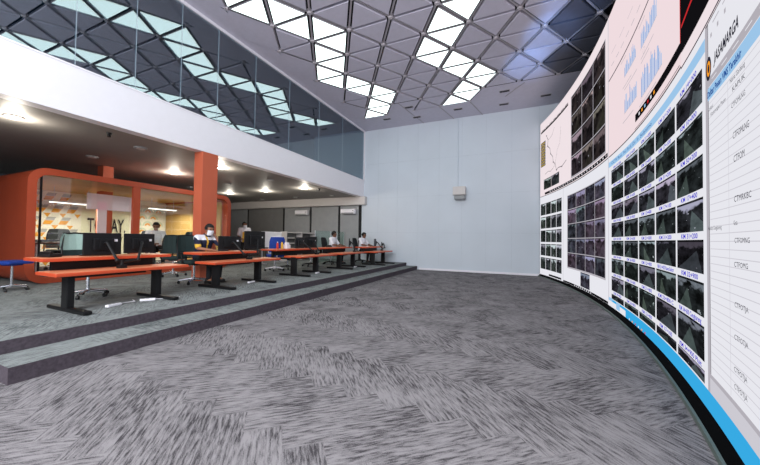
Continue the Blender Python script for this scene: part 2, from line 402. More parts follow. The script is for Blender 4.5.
def inset(P, d, dbase=None):
    # inset triangle by d (dbase for the edge with constant y)
    P = [Vector((p.x, p.y)) for p in P]; area = (P[1]-P[0]).cross(P[2]-P[0])
    if area < 0: P = [P[0], P[2], P[1]]
    L = []
    for i in range(3):
        a, b_ = P[i], P[(i+1) % 3]; e = (b_-a).normalized(); n = Vector((-e.y, e.x))
        dd = dbase if (dbase is not None and abs(e.y) < .01) else d
        L.append((a+n*dd, e))
    out = []
    for i in range(3):
        (p, e), (q, g) = L[i-1], L[i]
        t = (q-p).cross(g)/e.cross(g); out.append(p+e*t)
    return out
def prism(mb, T, z0, z1, mi=0, sh=.03):
    c = sum(T, Vector((0, 0)))/3; B = [p+(c-p)*0 for p in T]; U = [p+(p-c).normalized()*sh*-1 for p in T]
    mb.quad([(p.x, p.y, z0) for p in reversed(T)], mi)
    for i in range(3):
        a, d = T[i], T[(i+1) % 3]
        mb.quad([(a.x, a.y, z0), (d.x, d.y, z0), (d.x, d.y, z1), (a.x, a.y, z1)], mi)
pan, shd, fill = MB(), MB(), MB()
beam = MB(); hub = MB(); seen = set(); hubs = set()
for k in range(-12, 6):
    for i in range(-6, 7):
        for t in (0, 1):
            P = tri(k, i, t); cx_ = sum(p.x for p in P)/3; mx = min(p.x for p in P); xx = max(p.x for p in P)
            if xx > 2.6 or mx < -7.3: continue
            inpat = mx >= -6.1
            if k == 5 and not ((k, i, t) in LIT or (cx_ < -4.4) or (k, i, t) in ((5, -1, 0), (5, -1, 1), (5, -2, 1)) or cx_ > 3): inpat = False
            if not inpat:
                if mx > XB: fill.quad([(p.x, p.y, ZC+.003) for p in reversed(P)] if (P[1]-P[0]).cross(P[2]-P[0]).z > 0 else [(p.x, p.y, ZC+.003) for p in P])
                continue
            T = inset(P, .062, .042)
            if (k, i, t) in LIT:
                if k < -8: continue
                c = sum(T, Vector((0, 0)))/3
                near = LIT[(k, i, t)] == 'near'
                th = thing('ceiling_light', 'glowing white triangular ceiling panel in the zigzag band nearer the gallery glass' if near else 'glowing white triangular ceiling panel in the zigzag band nearer the video wall', 'ceiling light', (c.x, c.y, ZC), 0, 'lit triangles beside the gallery' if near else 'lit triangles in the middle of the ceiling')
                m1 = MB(); Q = [p-c for p in T]; m1.quad([(p.x*.985, p.y*.985, -.001) for p in reversed(Q)]); m1.build('diffuser', M['ceil_light'], th)
                m1 = MB(); prism(m1, Q, 0, .08); m1.build('frame', M['ceil_beam'], th)
            else:
                prism(shd if cx_ > 1.0 else pan, T, ZC, ZC+.08)  # panels toward the video wall take the painted shade
            for a in range(3):
                p, q = P[a], P[(a+1) % 3]
                hubs.add((round(p.x, 3), round(p.y, 3)))
                key = tuple(sorted(((round(p.x, 2), round(p.y, 2)), (round(q.x, 2), round(q.y, 2)))))
                if key in seen or abs(p.y-q.y) < .01: continue
                seen.add(key); mid = (p+q)/2; d = q-p
                beam.box((mid.x, mid.y, ZC+.05), (d.length, .042, .05), math.atan2(d.y, d.x))
for x, y in hubs: hub.cyl((x, y, ZC+.08), (x, y, ZC-.004), .075, .05, 6)
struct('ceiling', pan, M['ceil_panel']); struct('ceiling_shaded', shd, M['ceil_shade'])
struct('ceiling_frame', beam, M['ceil_beam']); struct('ceiling_hubs', hub, M['ceil_node'])
fill.box(((XB+.0-6.06)/2, 4.4, ZC+.06), (-6.06-XB, 17.1, .1))
fill.box(((XB+2.6)/2, (Y0_+6*RH+YW)/2, ZC+.05), (2.6-XB, YW-Y0_-6*RH, .09))
struct('ceiling_border', fill, M['ceil_panel'])
b = MB(); b.box(((XB+2.8)/2, 4.4, ZC+.17), (2.8-XB, 17.1, .1)); struct('ceiling_slab', b, M['ceil_dark'])
b = MB()
for (x, y), (x2, y2) in (((-4.1, 10.69), (-3.75, YW)), ((-1.6, 11.6), (-1.3, YW)), ((-2.75, 11.5), (-2.45, YW)), ((.2, 10.8), (-.4, 11.6))):
    d = Vector((x2-x, y2-y)); b.box(((x+x2)/2, (y+y2)/2, ZC-.003), (d.length, .03, .012), math.atan2(d.y, d.x))
struct('trim_5', b, M['ceil_beam'])
for i, (x, y) in enumerate([(-.41, 11.17), (-.47, 12.24), (-3.83, 11.15), (-3.83, 12.19), (-2.12, 12.04), (.90, 12.03), (-5.07, 11.92)]):
    t = thing('ceiling_vent', 'small dark slotted air vent in the plain ceiling border', 'vent', (x, y, ZC), 0, 'vents in the ceiling border by the far wall')
    b = MB(); b.box((0, 0, -.004), (.34, .16, .016), bev=.004); b.build('frame', M['ceil_beam'], t)
    b = MB()
    for j in (-1, 0, 1): b.box((0, j*.04, -.012), (.3, .022, .012))
    b.build('slots', M['ceil_dark'], t)
# conduit and box on the far wall
b = MB(); b.cyl((-2.26, YW-.03, 3.5), (-2.26, YW-.03, ZC), .018)
for z in (4, 4.8, 5.6): b.box((-2.26, YW-.02, z), (.07, .03, .03))
tag(b.build('conduit', M['wall']), 'thin grey conduit running from ceiling down to the wall box', 'conduit')
struct('rear_light_blocker', MB().box(((-15.5+XB)/2, -3.95, 1.8), (15.5+XB, .1, 3.2)), M['dark_room'])  # unseen wall added to keep light from behind off the pod side
t = thing('wall_box', 'small white equipment box hanging on the pale far wall', 'box', (-2.16, YW-.2, 2.95))
b = MB(); b.box((0, 0, .36), (.5, .3, .34), bev=.02); b.build('casing', M['white_dim'], t)
b = MB(); b.box((.02, -.02, .09), (.42, .26, .16), bev=.03); b.build('lens_unit', M['grey_blind'], t)
# ------------------------------------------------------------------ downlights
lx = [-7.75, -9.8, -11.95]; ly = [2.16, 4.07, 6.1, 8.05, 9.92, 11.9]
on = {(0, 0), (0, 2), (1, 2), (2, 4), (1, 4), (0, 4), (1, 0), (2, 2)}
for i, x in enumerate(lx):
    for j, y in enumerate(ly):
        lit = (i, j) in on
        if (i, j) in ((1, 0), (2, 0), (2, 2), (2, 1)): continue
        t = thing('downlight', ('lit round recessed downlight in the dark ceiling under the gallery' if lit else 'unlit round downlight trim in the dark ceiling under the gallery'), 'downlight', (x, y, ZB), 0, 'lit downlights under the gallery' if lit else 'unlit downlights under the gallery')
        b = MB(); b.cyl((0, 0, .01), (0, 0, -.02), .13, .12, 20); b.build('trim_ring', M['white_dim'] if lit else M['grey_blind'], t)
        b = MB(); b.cyl((0, 0, 0), (0, 0, -.026), .095, .085, 20); b.build('bulb', M['lamp'] if lit else M['white_dim'], t)
        if lit:
            L = bpy.data.lights.new('downlight_lamp', 'POINT'); L.energy = 32; L.color = (1, .93, .8); L.shadow_soft_size = .08
            lo = bpy.data.objects.new('downlight_lamp', L); C.objects.link(lo); lo.parent = t; lo.location = (0, 0, -.16)
for (x, y) in ((-7.21, 3.24), (-7.21, 10.14)):
    b = MB(); b.cyl((x, y, ZB), (x, y, ZB-.03), .05, .04, 14); b.cyl((x, y, ZB-.03), (x, y, ZB-.08), .025, .03, 10)
    tag(b.build('sprinkler', M['black_pl']), 'small black sprinkler head near the gallery edge, %s' % ('above the first desk' if y < 5 else 'toward the far wall'), 'sprinkler')
# ------------------------------------------------------------------ columns
def column(x0, x1, y0, y1, z0, z1, label):
    b = MB(); b.box(((x0+x1)/2, (y0+y1)/2, (z0+z1)/2), (x1-x0, y1-y0, z1-z0), bev=.008)
    return tag(b.build('column', M['orange_col']), label, 'column')
column(-6.93, -6.645, 4.77, 5.17, ZF, ZB, 'tall square orange column at the gallery edge beside the masked worker')
column(-11.0, -10.7, 4.70, 4.95, ZF, ZB-.001, 'orange column rising through the roof of the glazed meeting pod')
# ------------------------------------------------------------------ meeting pod
PX, PY0, PY1, PZ0, PZ1, PD = -9.0, 2.72, 7.5, ZF, 2.68, -12.3
pod = thing('meeting_pod', 'orange round-cornered meeting pod with a glass front and patterned wallpaper inside', 'meeting pod', ((PX+PD)/2, (PY0+PY1)/2, ZF))
po = tuple(pod.location)
def rrect(y0, y1, z0, z1, r, n=8):
    pts = []
    for cy, cz, a0 in ((y1-r, z1-r, 0), (y0+r, z1-r, 90), (y0+r, z0+r, 180), (y1-r, z0+r, 270)):
        for i in range(n+1):
            a = math.radians(a0+90*i/n); pts.append((cy+r*math.cos(a), cz+r*math.sin(a)))
    return pts
def ring(mb, outer, inner, x0, x1):
    n = len(outer)
    for i in range(n):
        j = (i+1) % n
        O0, O1, I0, I1 = outer[i], outer[j], inner[i], inner[j]
        mb.quad([(x0, *O0), (x0, *O1), (x0, *I1), (x0, *I0)][::-1]); mb.quad([(x1, *O0), (x1, *O1), (x1, *I1), (x1, *I0)])
        mb.quad([(x0, *O0), (x0, *O1), (x1, *O1), (x1, *O0)]); mb.quad([(x0, *I0), (x0, *I1), (x1, *I1), (x1, *I0)][::-1])
b = MB(); ring(b, rrect(PY0, PY1, PZ0+.01, PZ1, .3), rrect(PY0+.1, PY1-.1, PZ0+.1, PZ1-.1, .22), PD, PX); b.build('shell', M['orange'], pod, po)
b = MB(); ring(b, rrect(PY0-.005, PY1+.005, PZ0+.005, PZ1+.005, .3), rrect(PY0+.13, PY1-.13, PZ0+.13, PZ1-.13, .2), PX-.02, PX+.05); b.build('front_frame', M['orange'], pod, po)
b = MB(); b.box((PX, 4.66, (PZ0+PZ1)/2), (.08, .16, PZ1-PZ0-.2)); b.build('mullion', M['orange'], pod, po)
b = MB(); b.box((PX-.05, 2.94, (PZ0+PZ1)/2), (.03, .03, PZ1-PZ0-.2)); b.build('door_jamb', M['black'], pod, po)
b = MB(); b.box((PX-.05, 6.95, (PZ0+PZ1)/2), (.02, .02, PZ1-PZ0-.2)); b.build('door_jamb', M['steel'], pod, po)
for y0, y1 in ((2.96, 4.57), (4.75, 6.94), (6.96, 7.36), (2.86, 2.92)):
    b = MB(); b.box((PX-.05, (y0+y1)/2, (PZ0+PZ1)/2), (.012, y1-y0, PZ1-PZ0-.22)); b.build('glass_pane', M['pod_glass'], pod, po)
b = MB(); b.box((PD+.05, (PY0+PY1)/2, (PZ0+PZ1)/2), (.06, PY1-PY0-.3, PZ1-PZ0-.2)); b.build('rear_wall', M['cream'], pod, po)
b = MB(); b.box(((PX+PD)/2-.1, PY1-.13, (PZ0+PZ1)/2), (PX-PD-.3, .05, PZ1-PZ0-.22)); b.build('side_wall', M['tan'], pod, po)
b = MB(); b.box(((PX+PD)/2, (PY0+PY1)/2, PZ0+.11), (PX-PD-.1, PY1-PY0-.4, .02)); b.build('pod_floor', M['riser'], pod, po)
b = MB(); b.box(((PX+PD)/2, (PY0+PY1)/2, PZ1-.12), (PX-PD-.1, PY1-PY0-.4, .02)); b.build('pod_ceiling', M['tan'], pod, po)
XW = PD+.09
def wallpaper(y0, y1, z0, z1, style):
    b = MB(); b.quad([(XW, y0, z0), (XW, y1, z0), (XW, y1, z1), (XW, y0, z1)]); x = XW+.004
    if style == 0:
        w_, h_ = .33, .34; r = 0; z = z1-.05
        while z-h_ > z0:
            y = y0+(.0 if r % 2 else w_/2)
            while y+w_ < y1+.05:
                sk = w_*.28
                def P(u, v): return (x, y+u, z-v)
                b.quad([P(sk, h_*.02), P(w_*.85, h_*.02), P(w_*.72, h_*.3), P(sk*.55, h_*.3)][::-1], 2)
                b.quad([P(sk*.5, h_*.32), P(w_*.71, h_*.32), P(w_*.5, h_*.66), P(0, h_*.66)][::-1], 1)
                yy = y+w_*.5
                if yy+w_*.55 < y1: b.quad([P(w_*.55, h_*.72), P(w_*1.0, h_*.72), P(w_*.78, h_*1.08)][::-1], 1)
                y += w_
            z -= h_*1.02; r += 1
    else:
        w_, h_ = .36, .27; r = 0; z = z1-h_
        while z > z0:
            y = y0+.02+(w_/2 if r % 2 else 0)
            while y+w_ < y1:
                cy, cz = y+w_/2, z
                for (ra, rb, mi) in ((.17, .11, 3), (.10, .04, 1)):
                    for q in range(8):
                        a0, a1 = PI*q/8, PI*(q+1)/8
                        b.quad([(x, cy+ra*math.cos(a0), cz+ra*math.sin(a0)), (x, cy+ra*math.cos(a1), cz+ra*math.sin(a1)), (x, cy+rb*math.cos(a1), cz+rb*math.sin(a1)), (x, cy+rb*math.cos(a0), cz+rb*math.sin(a0))], mi)
                y += w_
            z -= h_*.9; r += 1
    b.build('wallpaper', [M['paper'], M['paper_org'], M['paper_gry'], M['paper_grn']], pod, po)
wallpaper(2.86, 4.86, ZF+.12, 2.56, 0); wallpaper(6.15, 7.32, ZF+.12, 2.42, 1)
b = MB(); 
text_to(b, 'TODAY.', lambda u, v: (XW+.02, 5.0+u, 1.40+v), 1.02, .44, bold=.01); b.build('wall_lettering', M['ink'], pod, po)
b = MB(); text_to(b, 'DAY', lambda u, v: (XW+.02, 5.72+u, 1.14+v), .24, .13); b.build('wall_lettering', M['ink'], pod, po)
b = MB(); b.box((-10.3, 4.75, 2.2), (.03, 1.1, .42)); b.box((-10.3, 4.53, 1.55), (.03, .2, 1.3)); tag(b.build('reflection_panel', M['pinkwhite']), 'pinkish white panel inside the meeting pod standing in for a reflection on its glass', 'panel')  # added panel imitating a reflection in the pod front
for (y0, y1, z, x) in ((3.72, 4.62, 2.15, -11.0), (6.0, 6.9, 2.2, -10.9)):
    t = thing('linear_lamp', 'slim white tube lamp hanging over the %s half of the meeting pod' % ('left' if y0 < 5 else 'right'), 'lamp', (x, (y0+y1)/2, z), 0, 'tube lamps in the pod')
    b = MB(); b.box((0, 0, .02), (.07, y1-y0, .04), bev=.01); b.build('housing', M['white'], t)
    b = MB(); b.box((0, 0, -.008), (.05, y1-y0-.04, .02)); b.build('tube', M['tube'], t)
    for q in (-.35, .35):
        b = MB(); b.cyl((0, q, .04), (0, q, PZ1-.12-z), .006, seg=6); b.build('hanger', M['steel'], t)
    L = bpy.data.lights.new('pod_lamp', 'AREA'); L.energy = 42; L.size = .9; L.color = (1, .95, .85)
    lo = bpy.data.objects.new('pod_lamp', L); C.objects.link(lo); lo.parent = t; lo.location = (0, 0, -.06)
# ------------------------------------------------------------------ curved video wall
CX, CY, RF = -20.33, 6.896, 21.89
RS = RF+.06
def W(s, z, off=0.0):
    a = s/RS; r = RS-off; return (CX+r*math.cos(a), CY+r*math.sin(a), z)
S_END = RS*math.asin((YW-.06-CY)/RS); S_NEAR = -6.6
ZS0, ZS1 = .095, 5.68
vw = thing('video_wall', 'huge curved video wall showing traffic camera feeds, maps and web pages', 'video wall', (1.56, 6.9, 0))
vo = tuple(vw.location)
def strip(mb, s0, s1, z0, z1, off, mi=0):
    if s0 < s1: s0, s1 = s1, s0      # s0 is the viewer's left (larger s)
    n = max(1, int(abs(s0-s1)/.22+.5))
    for i in range(n):
        a = s0+(s1-s0)*i/n; d = s0+(s1-s0)*(i+1)/n; u0, u1 = i/n, (i+1)/n
        mb.quad([W(a, z0, off), W(d, z0, off), W(d, z1, off), W(a, z1, off)], mi, [(u0, 0), (u1, 0), (u1, 1), (u0, 1)])
def panel(name, s0, s1, z0, z1, mat, off=.002, parent=None, label=None):
    mb = MB(); strip(mb, s0, s1, z0, z1, off); o = mb.build(name, mat, parent or vw, vo)
    if label: o['label'] = label
    return o
def wtext(name, s, s0, z, hgt, mat, w=None, shear=0, bold=0, parent=None, off=.008):
    mb = MB(); text_to(mb, s, lambda u, v: W(s0-u, z+v, off), w, hgt, bold, shear); return mb.build(name, mat, parent or vw, vo)
# body
mb = MB(); n = 60
for i in range(n):
    a = S_NEAR+(S_END-S_NEAR)*i/n; d = S_NEAR+(S_END-S_NEAR)*(i+1)/n
    for (za, oa, zb_, ob_) in ((ZS0, -.003, ZS1, -.003), (ZS1, -.003, ZS1, -.3), (ZS1, -.3, ZS0, -.3), (ZS0, -.3, ZS0, -.003)):
        mb.quad([W(a, za, oa), W(a, zb_, ob_), W(d, zb_, ob_), W(d, za, oa)])
for e in (S_NEAR, S_END): mb.quad([W(e, ZS0, -.003), W(e, ZS1, -.003), W(e, ZS1, -.3), W(e, ZS0, -.3)])
mb.build('cabinet', M['black_pl'], vw, vo)
# plinth
mb = MB()
for i in range(n):
    a = S_NEAR+(S_END-S_NEAR)*i/n; d = S_NEAR+(S_END-S_NEAR)*(i+1)/n
    mb.quad([W(a, 0, .085), W(d, 0, .085), W(d, .03, .08), W(a, .03, .08)], 0)
    mb.quad([W(a, .03, .08), W(d, .03, .08), W(d, .032, .062), W(a, .032, .062)], 0)
    mb.quad([W(a, .032, .062), W(d, .032, .062), W(d, .098, -.005), W(a, .098, -.005)], 1)
mb.build('plinth', [M['floor_metal'], M['plinth_black']], vw, vo)
# page seams (s):
A1, B1 = S_END, 3.88        # lower left window
A2, B2 = 3.88, .33          # lower middle window
A3, B3 = .33, -3.87         # lower feed grid
A4, B4 = -3.93, S_NEAR      # right page
ZM = 2.93
panel('web_page', A1, B1, ZS0, ZM, M['s_page'], label='white page with a small grid of camera feeds at the far end')
panel('web_page', A2, B2+.02, ZS0, ZM, M['s_page'], label='white page with a lilac grid of camera feeds')
panel('web_page', A3, B3, ZS0, ZM, M['s_page'], label='white page with five columns of captioned camera feeds')
panel('browser_strip', -3.2, B4, ZM-.02, 3.06, M['s_page_up'], .002)
panel('web_page', A4, B4, ZS0, 2.9, M['s_page'], label='white table page under a company header')
panel('web_page', A1, .33, ZM+.02, ZS1, M['s_page_up'], label='white upper page with a route map and camera feeds')
panel('web_page', .31, -3.22, ZM+.02, ZS1, M['s_pink'], label='pinkish upper page with blue charts')
panel('seam', B3, A4, ZS0, 2.89, M['s_grey'], .004)
panel('seam', .345, .30, ZS0, ZS1, M['s_line'], .004)
panel('seam', 3.895, 3.865, ZS0, ZM, M['s_line'], .004)
# lower far grid 4 x 5
def feedgrid(s0, s1, z1, z0, nc, nr, mat, gx=.035, gz=.05, names=None):
    cw = (s0-s1)/nc; rh = (z1-z0)/nr; out = []
    for r in range(nr):
        for c in range(nc):
            a = s0-c*cw; zt = z1-r*rh
            o = panel('camera_feed', a-gx/2, a-cw+gx/2, zt-rh+gz, zt, mat, .006); out.append((r, c, o, a, cw, zt, rh))
    return out
feedgrid(A1-.06, 4.0, 2.66, .24, 4, 5, M['feed_far'], gz=.07)
panel('task_bar', 5.2, 4.05, .12, .18, M['s_black'], .006)
panel('feed_backing', 3.52, .53, .54, 2.64, M['s_grey'], .004)
feedgrid(3.5, .55, 2.62, .56, 4, 5, M['feed_lil'], gx=.03, gz=.02)
panel('camera_feed', 2.4, 1.68, .17, .53, M['feed_lil'], .006)
panel('task_bar', 3.86, .36, .1, .15, M['s_black'], .006)
mb = MB(); 
for i in range(9): strip(mb, 2.9-.16*i, 2.84-.16*i, .11, .14, .009)
mb.build('task_icons', M['s_page'], vw, vo)
# feed grid with captions 5 x 8
caps = ['KM 10+200', 'KM 12+400', 'KM 14+000', 'KM 15+600', 'KM 17+100', 'KM 19+400', 'KM 21+000', 'KM 24+300', 'KM 26+800', 'KM 31+200']
lowrow = {(4, 4): 'KM 31+200', (5, 4): 'KM 32+900', (6, 4): 'KM 34+600 Cengkareng', (5, 3): 'KM 31+400 Rawa Bokor', (6, 3): 'KM 33+800 C', (3, 4): 'KM 17+400', (2, 4): 'KM 50+200', (1, 4): 'KM 10+000', (7, 4): 'KM 34+900 Pluit'}
cw = (.12+3.85)/5
for c in range(5):
    for r in range(8):
        zt = 2.64-.328*r; zb_ = max(zt-.262, .25)
        s0 = .12-c*cw
        o = panel('camera_feed', s0, s0-cw+.05, zb_, zt, M['feed'], .006)
        if r < 7 or True:
            tx = lowrow.get((r, c), caps[(r*5+c*3) % 10]); tz = zt+.012
            wd = min(.62, .052*len(tx))
            wtext('caption', tx, s0-(cw-.05-wd)/2, tz, .042, M['s_txt'], wd, shear=0, bold=.02, parent=vw)
panel('header_band', .3, B3, 2.73, 2.83, M['s_lblue'], .005)
wtext('header_text', 'CCTV Ruas Tol Prof. Dr. Ir. Sedyatmo', .1, 2.755, .05, M['s_dial'], 2.2)
panel('footer_band', .3, B4, .097, .24, M['s_blue'], .009, label='bright blue band along the foot of the wall')
panel('footer_page', .3, -.75, .1, .2, M['s_page'], .012)
mb = MB(); strip(mb, .28, .05, .2, .26, .012); strip(mb, -.2, -.42, .12, .24, .014); mb.build('footer_picture', M['s_lblue'], vw, vo)
mb = MB()
for i in range(6): strip(mb, -.95-.16*i, -1.0-.16*i, .104, .13, .014, i % 3)
mb.build('task_icons', [M['s_page'], M['s_orange'], M['s_red']], vw, vo)
# ---- upper left page
panel('title_line', 6.0, 3.45, 5.28, 5.34, M['s_black'], .006)
mb = MB()
for i in range(7): strip(mb, 5.9-.36*i, 5.62-.36*i, 5.35, 5.37, .007)
mb.build('toolbar_marks', M['s_ink'], vw, vo)
mb = MB()
for i in range(9): strip(mb, A1-.08, A1-.52, 4.92-.1*i-.09, 4.92-.1*i, .006, 0); 
for i in range(9): strip(mb, A1-.12, A1-.47, 4.92-.1*i-.06, 4.92-.1*i-.035, .008, 1)
mb.build('status_table', [M['s_black'], M['s_yel']], vw, vo)
def polyline(mb, pts, wd, off, mi=0):
    for (a, za), (d, zd) in zip(pts, pts[1:]):
        L = math.hypot(d-a, zd-za); nx, nz = -(zd-za)/L*wd/2, (d-a)/L*wd/2
        mb.quad([W(a+nx, za+nz, off), W(a-nx, za-nz, off), W(d-nx, zd-nz, off), W(d+nx, zd+nz, off)], mi)
mb = MB()
pl = [(5.45, 5.05), (5.3, 4.85), (5.35, 4.65), (5.12, 4.5), (5.05, 4.3), (4.85, 4.15), (4.8, 3.95), (4.62, 3.85), (4.5, 3.62), (4.3, 3.66), (4.0, 3.62), (3.6, 3.72)]
polyline(mb, pl, .02, .006); polyline(mb, [(5.6, 3.7), (5.3, 3.75), (5.05, 3.7), (4.85, 3.75), (4.62, 3.85)], .012, .006)
polyline(mb, [(4.62, 3.85), (4.4, 4.3), (4.2, 4.4), (4.1, 4.9)], .01, .006); polyline(mb, [(5.3, 4.85), (4.9, 4.9), (4.7, 5.1)], .01, .006)
for s, z in pl[::2]: strip(mb, s+.03, s-.03, z-.02, z+.02, .007)
mb.build('route_map', M['s_ink'], vw, vo)
for a, d in ((5.7, 5.0), (4.98, 4.25)): panel('camera_feed', a, d, 3.16, 3.52, M['feed_far'], .006)
panel('feed_backing', 3.2, .5, 3.08, 5.4, M['s_grey'], .004)
feedgrid(3.17, .52, 5.38, 3.1, 3, 4, M['feed_up'], gx=.03, gz=.025)
panel('task_bar', 5.6, .36, 2.97, 3.05, M['s_black'], .008)
mb = MB()
for i in range(24): strip(mb, 5.1-.2*i, 5.03-.2*i, 2.995, 3.03, .011, i % 2)
mb.build('task_icons', [M['s_page'], M['s_grey']], vw, vo)
# ---- upper middle page with charts
panel('browser_line', .28, -3.2, 4.40, 4.425, M['s_ink'], .006)
mb = MB()
for i in range(10): strip(mb, .1-.3*i, -.08-.3*i, 4.62, 4.635, .006); 
for i in range(5): strip(mb, .1-.5*i, -.2-.5*i, 4.86, 4.87, .006)
mb.build('browser_text', M['s_grey'], vw, vo)
random.seed(3)
def chart(s0, s1, z0, h_, nb, up, mi_area=True):
    mb = MB(); st = (s0-s1)/nb
    for i in range(nb):
        hh = h_*(.35+.65*random.random())
        strip(mb, s0-i*st, s0-(i+.62)*st, z0, z0+hh, .006, 0 if mi_area else 1)
        if i % 3 == 0: strip(mb, s0-i*st, s0-(i+.3)*st, z0, z0+hh*1.15, .008, 1)
    strip(mb, s0+.03, s1, z0-.012, z0-.004, .007, 2)
    mb.build('chart', [M['s_chart'], M['s_chart2'], M['s_grey']], vw, vo)
chart(-.72, -1.35, 4.02, .26, 16, 1); chart(-1.62, -2.35, 3.98, .26, 18, 1); chart(-.72, -1.4, 3.42, .3, 14, 1, True); chart(-1.62, -2.55, 3.3, .34, 18, 1, True)
mb = MB()
for (s, z, wd) in ((-.6, 3.86, .5), (-.7, 3.80, .7), (-1.6, 3.83, .6), (-1.6, 3.77, .4), (-1.5, 3.2, .8), (-.6, 3.28, .6), (-.5, 4.33, .3), (-1.5, 4.32, .3)):
    strip(mb, s, s-wd, z, z+.012, .006)
for q in range(10):
    a = q*PI/5; strip(mb, -1.75-.05*math.cos(a), -1.765-.05*math.cos(a), 3.88+.04*math.sin(a), 3.89+.04*math.sin(a), .007)
mb.build('chart_text', M['s_grey'], vw, vo)
panel('task_bar', -1.3, B4, 3.06, 3.17, M['s_black'], .006)
panel('dark_screen', -3.21, B4, 3.06, ZS1, M['s_black'], .007)
mb = MB()
for i in range(6): strip(mb, -1.5-.14*i, -1.56-.14*i, 3.09, 3.13, .011, i % 4)
mb.build('task_icons', [M['s_page'], M['s_orange'], M['s_lblue'], M['s_red']], vw, vo)
mb = MB(); polyline(mb, [(-3.26, 3.28), (-3.5, 3.32), (-3.8, 3.34), (-4.3, 3.42)], .03, .012); strip(mb, -3.215, -3.235, 3.15, 4.2, .012); mb.build('alarm_line', M['s_red'], vw, vo)
panel('browser_edge', -3.24, B4, 2.895, 2.91, M['s_ink'], .012)
panel('browser_edge', -1.3, -3.2, ZM+.02, ZM+.03, M['s_ink'], .012)
# ---- right page
mb = MB()
for q in range(28):
    a0, a1 = 2*PI*q/28, 2*PI*(q+1)/28
    for (ra, rb, mi) in ((.085, .055, 0), (.055, .03, 1), (.03, 0, 0)):
        f = lambda r, a: W(-3.97-r*math.cos(a)*.7, 2.555+r*math.sin(a), .010)
        mb.quad([f(ra, a0), f(ra, a1), f(rb, a1), f(rb, a0)][::-1], mi)
mb.build('emblem', [M['s_ink'], M['s_orange']], vw, vo)
wtext('logo_lettering', 'JASAMARGA', -4.07, 2.54, .072, M['s_ink'], .46, shear=.25, bold=.03)
panel('header_photo', A4, B4, 2.425, 2.49, M['s_grey'], .006)
mb = MB()
for i in range(14): strip(mb, A4-.1-.2*i, A4-.2-.2*i, 2.453, 2.46, .008)
mb.build('lane_marks', M['s_page'], vw, vo)
panel('header_band', A4, B4, 2.33, 2.42, M['s_lblue'], .006)
wtext('header_text', 'Daftar Pesan VMS Terakhir', -3.93, 2.35, .045, M['s_dial'], .64, bold=.03)
mb = MB()
for i in range(4): strip(mb, -4.0-.14*i, -4.03-.14*i, 2.76, 2.79, .006)
for i in range(8): strip(mb, -4.05-.2*i, -4.18-.2*i, 2.84, 2.85, .006)
mb.build('browser_icons', M['s_grey'], vw, vo)
mb = MB(); z = 2.3; i = 0
while z > .42: strip(mb, A4-.03, B4, z, z+.005, .006); z -= .052
for s in (-4.33, -5.0): strip(mb, s, s-.006, .38, 2.3, .006)
mb.build('table_lines', M['s_line'], vw, vo)
for tx, s0, z, wd, hg in (('Lokasi', -3.95, 2.25, .1, .028), ('Keterangan Pesan', -4.0, 2.20, .3, .026), ('Nama Gerbang', -4.38, 2.27, .24, .03), ('KAPUK', -4.42, 2.205, .2, .03), ('CTFOMLNG', -4.4, 2.11, .22, .03),
    ('CTFOMLNG', -4.42, 1.92, .25, .04), ('CTFOM', -4.43, 1.78, .17, .04), ('CTMRKBC', -4.43, 1.545, .26, .035), ('Kota', -4.42, 1.41, .06, .028), ('Antrian Cengkareng', -3.92, 1.395, .28, .028), ('CTFOMNG', -4.43, 1.305, .23, .03),
    ('CTFOMG', -4.42, 1.165, .21, .03), ('CTFOTJA', -4.42, .93, .21, .03), ('CTFOTJA', -4.41, .74, .21, .03), ('CTFOTJA', -4.4, .55, .2, .03), ('CTFOTJA', -4.4, .45, .2, .03)):
    wtext('table_text', tx, s0, z, hg, M['s_ink'], wd)
panel('page_footer', A4, B4, .235, .345, M['s_line'], .007); panel('page_footer_line', A4, B4, .345, .375, M['s_grey'], .008)
# ------------------------------------------------------------------ desks
def make_desk(y0, y1, la, lb, dx, label, r0=None, r1=None, rx=0):
    """root at mid between legs"""
    r0 = y0 if r0 is None else r0; r1 = y1 if r1 is None else r1
    cx_, cy_ = -5.52+dx, (la+lb)/2
    t = thing('console_desk', label, 'desk', (cx_, cy_, ZF), 0, 'orange console desks in a row along the platform')
    def slab(nm, xa, xb, ya, yb, z):
        b = MB(); b.box(((xa+xb)/2, (ya+yb)/2-cy_, z-.02), (xb-xa, yb-ya, .045), bev=.012, mi=0)
        b.box(((xa+xb)/2, (ya+yb)/2-cy_, z+.0035), (xb-xa-.03, yb-ya-.03, .002), mi=1)
        return b.build(nm, [M['orange_desk'], M['desk_top']], t)
    slab('front_top', -.29, .28, y0, y1, .525)
    slab('rear_top', -.63+rx, -.08+rx, r0, r1, .7)
    for y in (la, lb):
        b = MB(); b.box((.04, y-cy_, .27), (.16, .08, .46), bev=.01); o = b.build('leg', M['black'], t)
        b = MB(); b.box((.07, y-cy_, .03), (1.0, .09, .05), bev=.015); b.build('foot', M['black'], o)
        b = MB(); b.box((-.2+rx/2, y-cy_, .46), (.5-rx, .05, .05), bev=.01); b.box((-.4+rx, y-cy_, .57), (.08, .05, .22), bev=.01); b.box((-.36+rx, y-cy_, .67), (.46, .05, .03), bev=.01); b.build('bracket', M['black'], o)
    b = MB(); b.box((-.32+rx, (r0+r1)/2-cy_, .6), (.02, r1-r0-.35, .15)); b.build('modesty_panel', M['black_pl'], t)
    b = MB(); b.box((-.2, (la+lb)/2-cy_, .44), (.1, lb-la-.1, .06), bev=.01); b.build('cable_tray', M['black'], t)
    return t
make_desk(1.86, 3.56, 2.07, 3.17, 0, 'orange topped console desk nearest the camera with two black monitors', 1.85, 3.48)
make_desk(4.06, 5.85, 4.28, 5.36, 0, 'orange topped console desk in front of the worker in a face mask', 4.05, 5.5)
